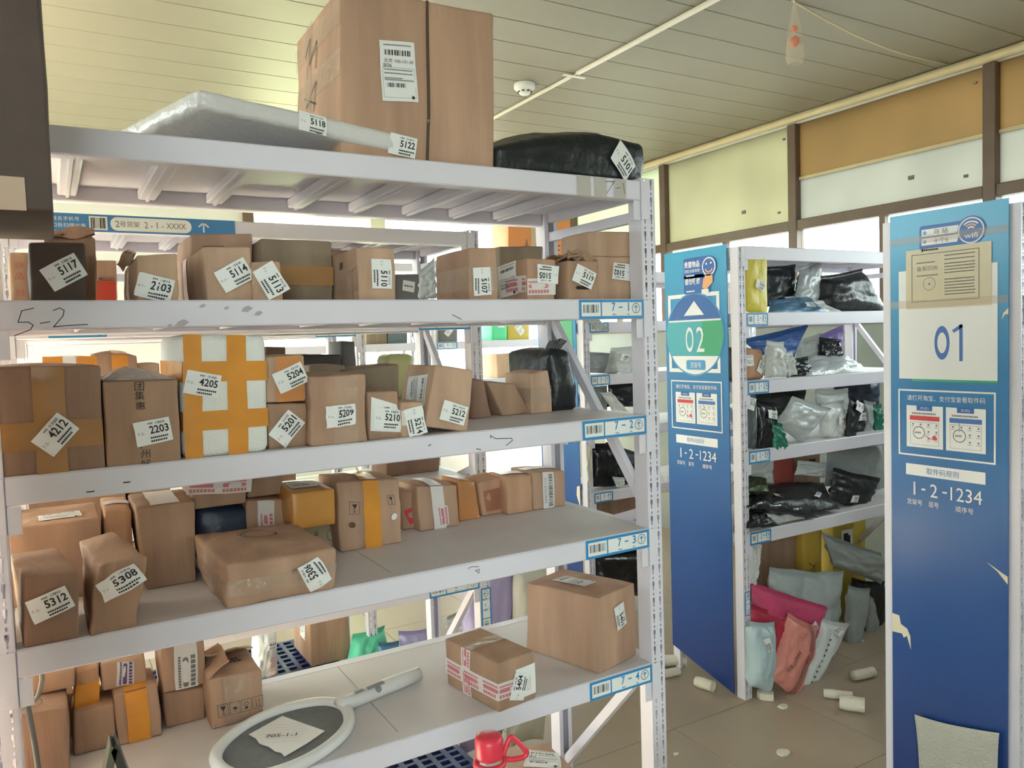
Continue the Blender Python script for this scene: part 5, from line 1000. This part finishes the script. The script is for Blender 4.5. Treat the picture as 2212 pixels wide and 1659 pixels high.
A = 'mailers on level 2-3'
bag('s2_blk3b', 'long black mailer at the back of level 2-3', BLACKP, .05, group=A); bag('s2_navy', 'wide navy mailer at back right of level 2-3', NAVY, .05, group=A)
bag('s2_dkgrey', 'tall dark grey mailer with sticker 5012 beside the post', DKGREY, .04, (.35,.22,70,'5012'), group=A); bag('s2_blk5301', 'shiny black mailer with sticker 5301 on level 2-3', BLACKG, .05, (.55,.18,-2,'5301'), group=A)
bag('s2_green', 'dark green mailer drooping over plate 2-3', GREENPL, .03, group=A); bag('s2_silver2', 'large tilted silver mailer in the middle of level 2-3', SILVER, .06, group=A, wr=.008)
bag('s2_white3', 'upper white mailer at right of level 2-3', WHITEPL, .05, group=A); bag('s2_white4', 'white mailer in front with sticker 4311', WHITEPL, .05, (.8,.4,5,'4311'), group=A); bag('s2_white5', 'small white bag hanging right of mailer 4311', WHITEPL, .02, group=A)
bag('s2_blk6', 'slanting narrow black mailer with sticker 4309', BLACKP, .03, (.55,.08,80,'4309'), group=A); bag('s2_blk7', 'short black mailer with sticker 4308', BLACKP, .03, (.5,.4,0,'4308'), group=A); bag('s2_white6', 'grey white mailer second from right on level 2-3', GREYP, .03, group=A); bag('s2_green2', 'green mailer at right end of level 2-3', GREENPL, .03, group=A)
A = 'parcels on level 2-4'
carton('s2_red', 'faded red box at the back of level 2-4', mat=M('faded_red_box',(176,84,76),.6), group=A); carton('s2_c4', 'printed carton beside the faded red box', 2, group=A, pr=[('print','F',.7,.8,0,Canvas().fine(-.03,.03,0,.016,PEN,0,2))])
bag('s2_clear', 'clear crumpled bag above the faded red box', CLEARB, .03, group=A); bag('s2_grey2', 'large grey mailer at back right of level 2-4', GREYP, .08, group=A, wr=.010); bag('s2_white7', 'white sheet of foam at back left of level 2-4', WHITEPL, .03, group=A); bag('s2_white8', 'pale folded papers in middle of level 2-4', WHITEPL, .03, group=A)
bag('s2_blk8', 'dark olive bag at left of level 2-4', plastic('olive_plastic',(66,78,46),.4), .04, group=A); bag('s2_blk9', 'big flat black mailer with a label on level 2-4', BLACKP, .07, (.72,.75,60,'4402'), group=A); bag('s2_blk10', 'black mailer under the big flat one', BLACKG, .05, (.55,.35,-12,'4410'), group=A)
bag('s2_blk12', 'tilted black mailer at right of level 2-4', BLACKP, .06, (.45,.72,14,'4407'), group=A); bag('s2_silver3', 'silver mailer with sticker 5407 at front of level 2-4', SILVER, .05, (.62,.75,-8,'5407'), group=A, wr=.008); bag('s2_blk11', 'black mailer drooping over plate 2-4', BLACKP, .03, group=A)
# floor under it
A = 'parcels on the floor by the second shelf'
carton('s2_c5', 'carton in torn plastic at back behind the white hanging bag', 2, group=A); carton('s2_yel1', 'tall yellow carton with pen marks on the floor', mat=M('yellow_card',(214,176,76),.6,.06), group=A, pr=[('marker_writing','F',.5,.62,20,Canvas().line([(-.02,.04),(.01,.0),(-.01,-.05)],.004,PEN,0).line([(-.03,-.01),(.03,.01)],.004,PEN,0))]); carton('s2_yel2', 'yellow printed carton at back right of the floor pile', mat=M('yellow_card2',(196,170,70),.6,.1), group=A, pr=[('print','F',.4,.82,0,Canvas().rect(-.05,-.05,.05,.05,PAPER,0).rect(-.03,-.03,.03,.03,INK,1))])
bag('f_black5', 'black sack in the shadow at back right of the floor pile', BLACKP, .10, group=A); bag('f_greytop', 'grey mailer lying above the other grey ones', GREYP, .10, group=A, wr=.010)
bag('f_greybig', 'huge bulging grey mailer in the middle of the floor pile', GREYP, .11, group=A, wr=.015, n=26); bag('f_grey2', 'grey mailer hanging right of the huge grey one', GREYP, .06, (.8,.85,0,'6511'), group=A); bag('f_grey3', 'narrow grey mailer at far right of the floor pile', GREYP, .04, group=A)
bag('f_white9', 'white bag hanging behind plate 2-5 by the post', WHITEPL, .02, group=A); bag('f_magenta', 'magenta mailer with sticker 6502', MAGENTA, .08, (.80,.40,-35,'6502'), group=A); bag('f_red', 'red mailer between magenta and pale blue ones', REDPL, .07, (.85,.45,-60,'6503'), group=A)
STRIPE = Canvas()
for k_ in (-.012,0,.012): STRIPE.rect(k_-.002,-.17,k_+.002,.17,INK,0,1,14)
bag('f_salmon', 'salmon pink mailer with black stripes down its right side', SALMON, .09, group=A, wr=.010, pr=[('stripe_print',.70,.5,0,STRIPE),('print',.30,.62,70,ctext('YOUR CLOTHING',.02,PEN,.13))])
DOTS = Canvas()
for k_ in range(9): DOTS.disc(-.0,-.13+k_*.033,.007,INK,0,n=6)
bag('f_white5509', 'white patterned mailer with upside down sticker 5509 leaning on the pile', WHITEPL, .05, (.55,.10,150,'5509'), group=A, pr=[('dot_print',.35,.55,0,DOTS)]); bag('f_lblue', 'pale blue mailer with sticker 6504 nearest the post', LBLUE, .10, (.40,.24,-68,'6504'), group=A)
levelplate('2-5', .11, .034).build('level_plate', lambda u, v, o: (.021+v, -.004-o, .44-u), s2)
levelplate('6-5', .16, .040).build('level_plate', lambda u, v, o: (SL-.021-v, -.004-o, .72+u), s6)
# shelf beside panel 03
A = 'bags on the shelf beside panel 03'
bag('s3_tail', 'silver bag tip hanging over plate 3-1', SILVER, .02, group=A); bag('s3_bag1', 'flat grey bag on level 3-2', GREYP, .05, group=A); bag('s3_bubble', 'clear bubble mailer leaning on level 3-2', CLEARB, .05, (.5,.35,-6,'3205'), group=A); bag('s3_bubble2', 'second clear bubble mailer by the post of nearest shelf', CLEARB, .05, group=A)
bag('s3_white', 'white bag below plate 3-2', WHITEPL, .04, group=A); bag('s3_grey3', 'grey pouch beside the white bag below plate 3-2', GREYP, .04, group=A); bag('s3_tube', 'white crumpled roll slanting on level 3-3', WHITEPL, .05, group=A, wr=.008); bag('s3_blk1', 'black parcel above the white crumpled roll', BLACKG, .06, group=A)
bag('s3_strip', 'cream paper strip hanging by the post above plate 3-4', plastic('cream_paper',(226,220,196),.7), .012, group=A, seam=False); bag('s3_blk2', 'black bag above plate 3-4', BLACKG, .08, group=A); bag('s3_grey4', 'dark grey roll right of the black bag above plate 3-4', DKGREY, .06, group=A); bag('s3_blk3', 'black bag behind the diagonal brace on level 3-4', BLACKP, .06, group=A); bag('s3_white2', 'small pale bag end above the black characters carton', WHITEPL, .02, group=A); bag('s3_blk4', 'large black sack on the floor beside panel 03', BLACKG, .15, group=A, wr=.010)
for k_, m_, l_ in (('s1_a',DKGREY,'dark grey mailer edge right of panel 01, upper level'),('s1_b',MAGENTA,'magenta mailer edge right of panel 01'),('s1_c',WHITEPL,'white mailer edge right of panel 01, middle level'),('s1_d',REDPL,'crimson mailer edge right of panel 01, lower level'),('s1_e',GREYP,'grey mailer edge right of panel 01, near the floor')): bag(k_, l_, m_, .04, group='mailers behind panel 01')
bag('p1_bubble', 'white bubble wrap pouch taped to the foot of panel 01', M('bubble_pouch',(206,206,196),.25,.04,10,1.0,150), .012, name='bubble_pouch', cat='pouch', wr=.002, seam=False)
# aisle and floor level
A = 'bags low behind the nearest shelf'
bag('s6_white564', 'white plastic bag with sticker 4564 low behind nearest shelf', WHITEPL, .14, (.6,.22,4,'4564'), group=A, pr=[('print',.7,.7,88,ctext('超市购物',.03,REDINK,.10))]); bag('s6_greenbag', 'mint green cloth bag lying low behind nearest shelf', MINT, .14, group=A); bag('s6_lilac2', 'small lilac bag right of the mint green bag', LILAC, .10, group=A); bag('s6_blue', 'small blue bag between the mint and lilac ones', STEELB, .06, group=A)
bag('a_lilac', 'large lilac mailer leaning behind plate 6-5', LILAC, .12, group=A, wr=.010); bag('a_white', 'off white mailer with black label beside the lilac one', plastic('off_white_plastic',(222,218,202),.4), .10, group=A, pr=[('black_label',.55,.35,28,Canvas().rect(-.06,-.03,.06,.03,INK,0,3,2).text('YARN',0,0,.02,PAPER,.06,1))]); bag('a_clear', 'clear plastic scrap bag catching light on the floor behind shelf', CLEARB, .08, group=A)
PAL = M('blue_plastic_pallet', (44,58,104), .45, .06)
def pallet(x0, y0, x1, y1, z, label):
    rt = thing('plastic_pallet', label, 'pallet', ((x0+x1)/2,(y0+y1)/2,0), 'blue plastic pallets'); cx, cy = (x0+x1)/2, (y0+y1)/2
    q = MB(); nx, ny = 14, 9; g = .35; dx, dy = (x1-x0)/nx, (y1-y0)/ny
    for i in range(nx+1): q.box((x0-cx+i*dx-dx*g/2,y0-cy,z-.02),(x0-cx+i*dx+dx*g/2,y1-cy,z),PAL)
    for j in range(ny+1): q.box((x0-cx,y0-cy+j*dy-dy*g/2,z-.02),(x1-cx,y0-cy+j*dy+dy*g/2,z-.0005),PAL)
    q.build('deck_grid', rt); q = MB()
    for i in range(nx):
        for zz in (.03,.075,.12): q.box((x0-cx+i*dx+dx*.18,y0-cy,zz),(x0-cx+i*dx+dx*.82,y0-cy+.012,zz+.012),PAL)
        q.box((x0-cx+i*dx-dx*.18,y0-cy,0),(x0-cx+i*dx+dx*.18,y0-cy+.014,z-.02),PAL)
    q.box((x0-cx,y0-cy+.03,.01),(x1-cx,y0-cy+.034,z-.02),PAL); q.build('side_grid', rt)
    for fx in (x0-cx+.04, 0, x1-cx-.04):
        for fy in (y0-cy+.06, y1-cy-.06):
            q = MB(); q.box((fx-.03,fy-.03,0),(fx+.03,fy+.03,z-.02),PAL,.004); q.build('foot', rt)
pallet(.45, 2.43, 1.22, 2.80, .15, 'blue perforated plastic pallet under second shelf, behind the red capped bottle')
pallet(.30, 3.50, 1.10, 4.00, .15, 'dark blue plastic pallet under third shelf holding a carton')
HEX['flr_box'] = ((.918,1.739,0),(1.145,1.678,0),(.918,1.739,.5),(1.145,1.678,.5),(.975,1.90,0),(1.165,1.84,0),(1.04,1.895,.5),(1.160,1.84,.5))
carton('flr_box', 'carton with waybill standing under nearest shelf, behind the bottle', 0, group='boxes near the floor', pr=[('waybill','T',.70,.48,-20,waybill(.10,.085,61,('J100Z',' 86')))], tp=[(('T',),'v',.28,.05,TAPEC)])
# ---------------------------------------------------------------- foreground desk things
WOOD = M('desk_top', (150,122,94), .5, .1); dk = thing('desk', 'plain desk under the red capped bottle, below the picture', 'desk', (.52,.86,0))
q = MB(); q.box((-.60,-.30,.69),(.55,.40,.72),WOOD,.003); q.build('desk_top', dk)
for x_ in (-.5,.5):
    for y_ in (-.25,.35): q = MB(); q.box((x_-.02,y_-.02,0),(x_+.02,y_+.02,.69),STEELD); q.build('leg', dk)
RED = M('red_cap_plastic', (222,58,76), .35); BOT = M('clear_bottle', (216,210,196), .08, alpha=.35)
bt = thing('water_bottle', 'large clear bottle with red cap and red carrying handle', 'bottle', (.612,1.16,.72))
q = MB(); q.lathe([(0,.0),(.062,.0),(.068,.01),(.068,.13),(.060,.165),(.030,.192),(.0215,.198),(.0215,.206)],BOT,28); q.build('body', bt, True)
q = MB(); q.lathe([(.0215,.216),(.0235,.218),(.0245,.222),(.0245,.246),(.0225,.253),(.016,.256),(0,.257)],RED,28); q.build('cap', bt, True)
q = MB(); q.lathe([(.0255,.200),(.029,.203),(.029,.208),(.0255,.2115),(.022,.2115),(.022,.200),(.0255,.200)],RED,28); collar = q.build('collar', bt, True)
q = MB(); hd = smooth_loop([(.027,.002,.206),(.040,.0,.236),(.050,.0,.234),(.066,-.006,.214),(.071,-.006,.204),(.060,-.004,.198),(.036,0,.201)],5); q.tube(hd,.0048,RED,8,True); q.build('handle', collar, True)
EAS = M('grey_green_board', (120,118,98), .6); es = thing('desk_stand', 'small grey green triangular stand poking up at bottom left', 'stand', (.045,1.19,.72))
q = MB(); q.prism([(-.105,0),(-.095,0),(.004,.392),(-.004,.402)], -.018,.018,EAS,'y'); q.build('left_leaf', es)
q = MB(); q.prism([(.105,0),(.092,0),(-.004,.392),(.004,.402)], -.018,.018,M('shaded_stand',(72,72,62),.6),'y'); q.build('right_leaf', es)  # same stand, its unlit side darkened in the colour
q = MB(); q.box((-.10,-.018,0),(.10,.018,.006),EAS); q.build('base', es)
# dark carton overhanging from an unseen rack, added and loaded to shade the nearest shelf, upper left
sh = thing('storage_rack', 'unseen steel rack added at far left for shade, holding dark carton', 'shelf', (-.39,.92,0))
for z_ in (.55,1.18,1.8255): q = MB(); q.box((-.28,-.47,z_-.03),(.28,.47,z_),STEEL,.002); q.build('board', sh)
for x_ in (-.264,.264):
    for y_ in (-.454,.454): q = MB(); q.box((x_-.016,y_-.016,0),(x_+.016,y_+.016,1.80),STEEL); q.build('post', sh)
def bx8(x0,x1,y0,y1,z0,z1): return tuple((x,y,z) for y in (y0,y1) for z in (z0,z1) for x in (x0,x1))
HEX['rk0'] = bx8(-.62,-.10,.50,1.34,0,.50); HEX['rk1'] = bx8(-.62,-.10,.50,1.34,.55,1.12); HEX['rk2'] = bx8(-.62,-.10,.50,1.34,1.18,1.78)
for k_, l_ in (('rk0','unseen brown carton added for shade on the floor under the rack at far left'),('rk1','unseen brown carton added for shade on lower board of the rack at far left'),('rk2','unseen brown carton added for shade on middle board of the rack at far left')): carton(k_, l_, 2, group='cartons by the left edge')  # unseen cartons added to block light from the shelf's left end
HEX['darkbox'] = ((-.42,1.12,1.826),(.014,1.12,1.826),(-.42,1.12,2.40),(.012,1.12,2.40),(-.42,1.40,1.826),(.016,1.40,1.826),(-.42,1.40,2.40),(.016,1.40,2.40))
carton('darkbox', 'tall dark brown carton cut by upper left edge of the picture', mat=MATS['dark_shaded_card'], group='cartons by the left edge', r=.004, wr=.002, pr=[('paper_label','F',.82,.034,0,Canvas().rect(-.06,-.020,.05,.020,M('tan_label',(186,160,136),.6),0,4,2))])  # backlit shade of this carton is part of its card colour
# ---------------------------------------------------------------- ceiling things
q = MB(); q.box((-.014,0,-.016),(.014,1.06,0),M('white_conduit',(232,226,212),.4),.002); cd = thing('ceiling_conduit', 'white cable trunking running along the ceiling', 'conduit', (2.60,2.0,ZC-.0005)); q.build('trunking', cd)
q = MB(); q.box((-.010,1.66,-.014),(.010,4.2,0),MATS['white_conduit'],.002); q.build('trunking', cd); q = MB(); q.box((-.013,1.06,-.016),(.013,1.60,0),MATS['white_conduit'],.002); q.build('trunking', cd)
q = MB(); q.tube([(-.004,1.59,-.008),(.004,1.67,-.008)],.004,MATS['white_conduit'],8); q.build('cable', cd); q = MB(); q.box((-.075,1.62,-.017),(.075,1.645,-.0155),TAPEW); q.build('tape', cd)
sd_ = thing('smoke_detector', 'white round smoke detector on the ceiling', 'detector', (2.44,3.90,ZC)); WD = M('white_detector', (236,236,232), .4)
q = MB(); q.lathe([(.060,0),(.062,-.006),(.062,-.024),(.052,-.034),(.046,-.036)],WD,28); q.build('base', sd_, True); q = MB(); q.lathe([(.046,-.036),(.034,-.050),(.026,-.060),(.012,-.064),(0,-.064)],WD,28); dome = q.build('sensor_dome', sd_, True)
for k_ in range(8):
    a = k_*math.pi/4; q = MB(); q.box((-.008,.033,-.049),(.008,.043,-.044),M('vent_dark',(70,70,70),.8)); o = q.build('vent', dome); o.rotation_euler.z = a
    
hb_ = thing('hanging_bag', 'clear bag with orange pieces hanging from the ceiling on a string', 'bag', (2.92,2.40,2.83)); FILM = M('thin_clear_film', (222,210,190), .15, alpha=.32, bump=.6, bs=30)
q = MB(); n_ = 12; prof = [(.030,0),(.040,.03),(.034,.10),(.026,.17),(.014,.22),(.006,.262)]
q.lathe([(r_*(1),z_) for r_, z_ in prof], FILM, 14); q.build('film', hb_, True)
for z_, r_ in ((.10,.022),(.155,.014)): q = MB(); q.lathe([(0,-r_*1.2),(r_*.7,-r_*.8),(r_,0),(r_*.7,r_*.8),(0,r_*1.2)],M('orange_sweet',(232,110,60),.35),14,(0,0,z_)); q.build('orange_piece', hb_, True)
q = MB(); q.tube([(0,0,.262),(0,0,ZC-2.83)],.002,PAPER,6); q.build('string', hb_)
q = MB(); pts = []
for i in range(15):
    t_ = i/14; pts.append((2.93+(4.42-2.93)*t_, 2.42+(2.60-2.42)*t_, ZC-.004-.045*math.sin(math.pi*t_)))
q.tube(pts,.0045,M('white_cord',(206,190,156),.6),6); tag(q.build('cord', smooth=True), 'thin white cord sagging along the ceiling to the window cornice', 'cord')
# ---------------------------------------------------------------- litter on the floor
FO = M('foam_scrap', (226,218,200), .7, .05, 20, .5, 60)
def scrap(x, y, L, r, ang, label, kind='roll'):
    if kind == 'roll':
        q = MB(); d = V((math.cos(math.radians(ang)), math.sin(math.radians(ang)), 0))
        q.tube([-d*L/2+V((0,0,r)), -d*L*.2+V((0,0,r)), d*L*.2+V((0,0,r)), d*L/2+V((0,0,r))],[r*.9,r*1.02,r*.96,r],FO,12,cap=False)
        q.tube([d*L/2+V((0,0,r)), d*(L/2-.02)+V((0,0,r))],[r,r*.7],FO,12,cap=False); q.tube([-d*L/2+V((0,0,r)), -d*(L/2-.02)+V((0,0,r))],[r*.9,r*.6],FO,12)
    else:
        q = MB(); p = [(L*.5*math.cos(a)*R.uniform(.6,1), L*.4*math.sin(a)*R.uniform(.6,1)) for a in [k*math.pi/4 for k in range(8)]]; q.prism(p,0,r,FO)
    o = q.build('foam_scrap', loc=(x,y,.0005), smooth=kind == 'roll'); tag(o, label, 'litter', 'packing litter on the floor'); return o
scrap(2.575,2.93,.17,.028,-25,'longest white foam roll by the foot of panel 02'); scrap(2.50,2.83,.09,.020,-10,'short white foam roll in front of the longest one'); scrap(2.535,2.64,.09,.026,-75,'upright looking white foam roll before panel 02')
scrap(2.70,2.425,.12,.03,0,'crumpled cream foam lump at the foot of the pale blue mailer','flat'); scrap(2.69,2.32,.06,.006,20,'small paper triangle before the salmon mailer','flat'); scrap(3.22,2.30,.12,.024,-12,'white foam roll lying farthest right'); scrap(2.95,2.235,.12,.020,-50,'slim foam roll touching a thicker one'); scrap(2.905,2.13,.10,.032,-55,'thick foam roll piece in the open floor'); scrap(2.385,2.06,.07,.008,60,'lone pale foam chip nearest the viewer','flat'); scrap(2.034,2.284,.03,.004,0,'tiny brown crumb beside the right post','flat')
# cable and strap at the left post
q = MB(); q.tube(smooth_loop([(-.045,1.60,1.09),(-.046,1.60,1.07),(-.056,1.60,1.045),(-.085,1.60,1.03),(-.11,1.60,1.02),(-.12,1.60,1.03),(-.09,1.61,1.10),(-.06,1.61,1.12)],4)[:18],.004,M('grey_cable',(128,124,112),.5),8); tag(q.build('cable', smooth=True), 'grey cable looping behind the left post of nearest shelf', 'cable')
q = MB(); q.tube([(-.068,1.56,1.07),(-.060,1.56,.98),(-.052,1.56,.85),(-.048,1.56,.60)],.005,M('dark_strap',(98,94,90),.6),6); tag(q.build('strap', smooth=True), 'thin grey strap hanging beside the left post of nearest shelf', 'strap')
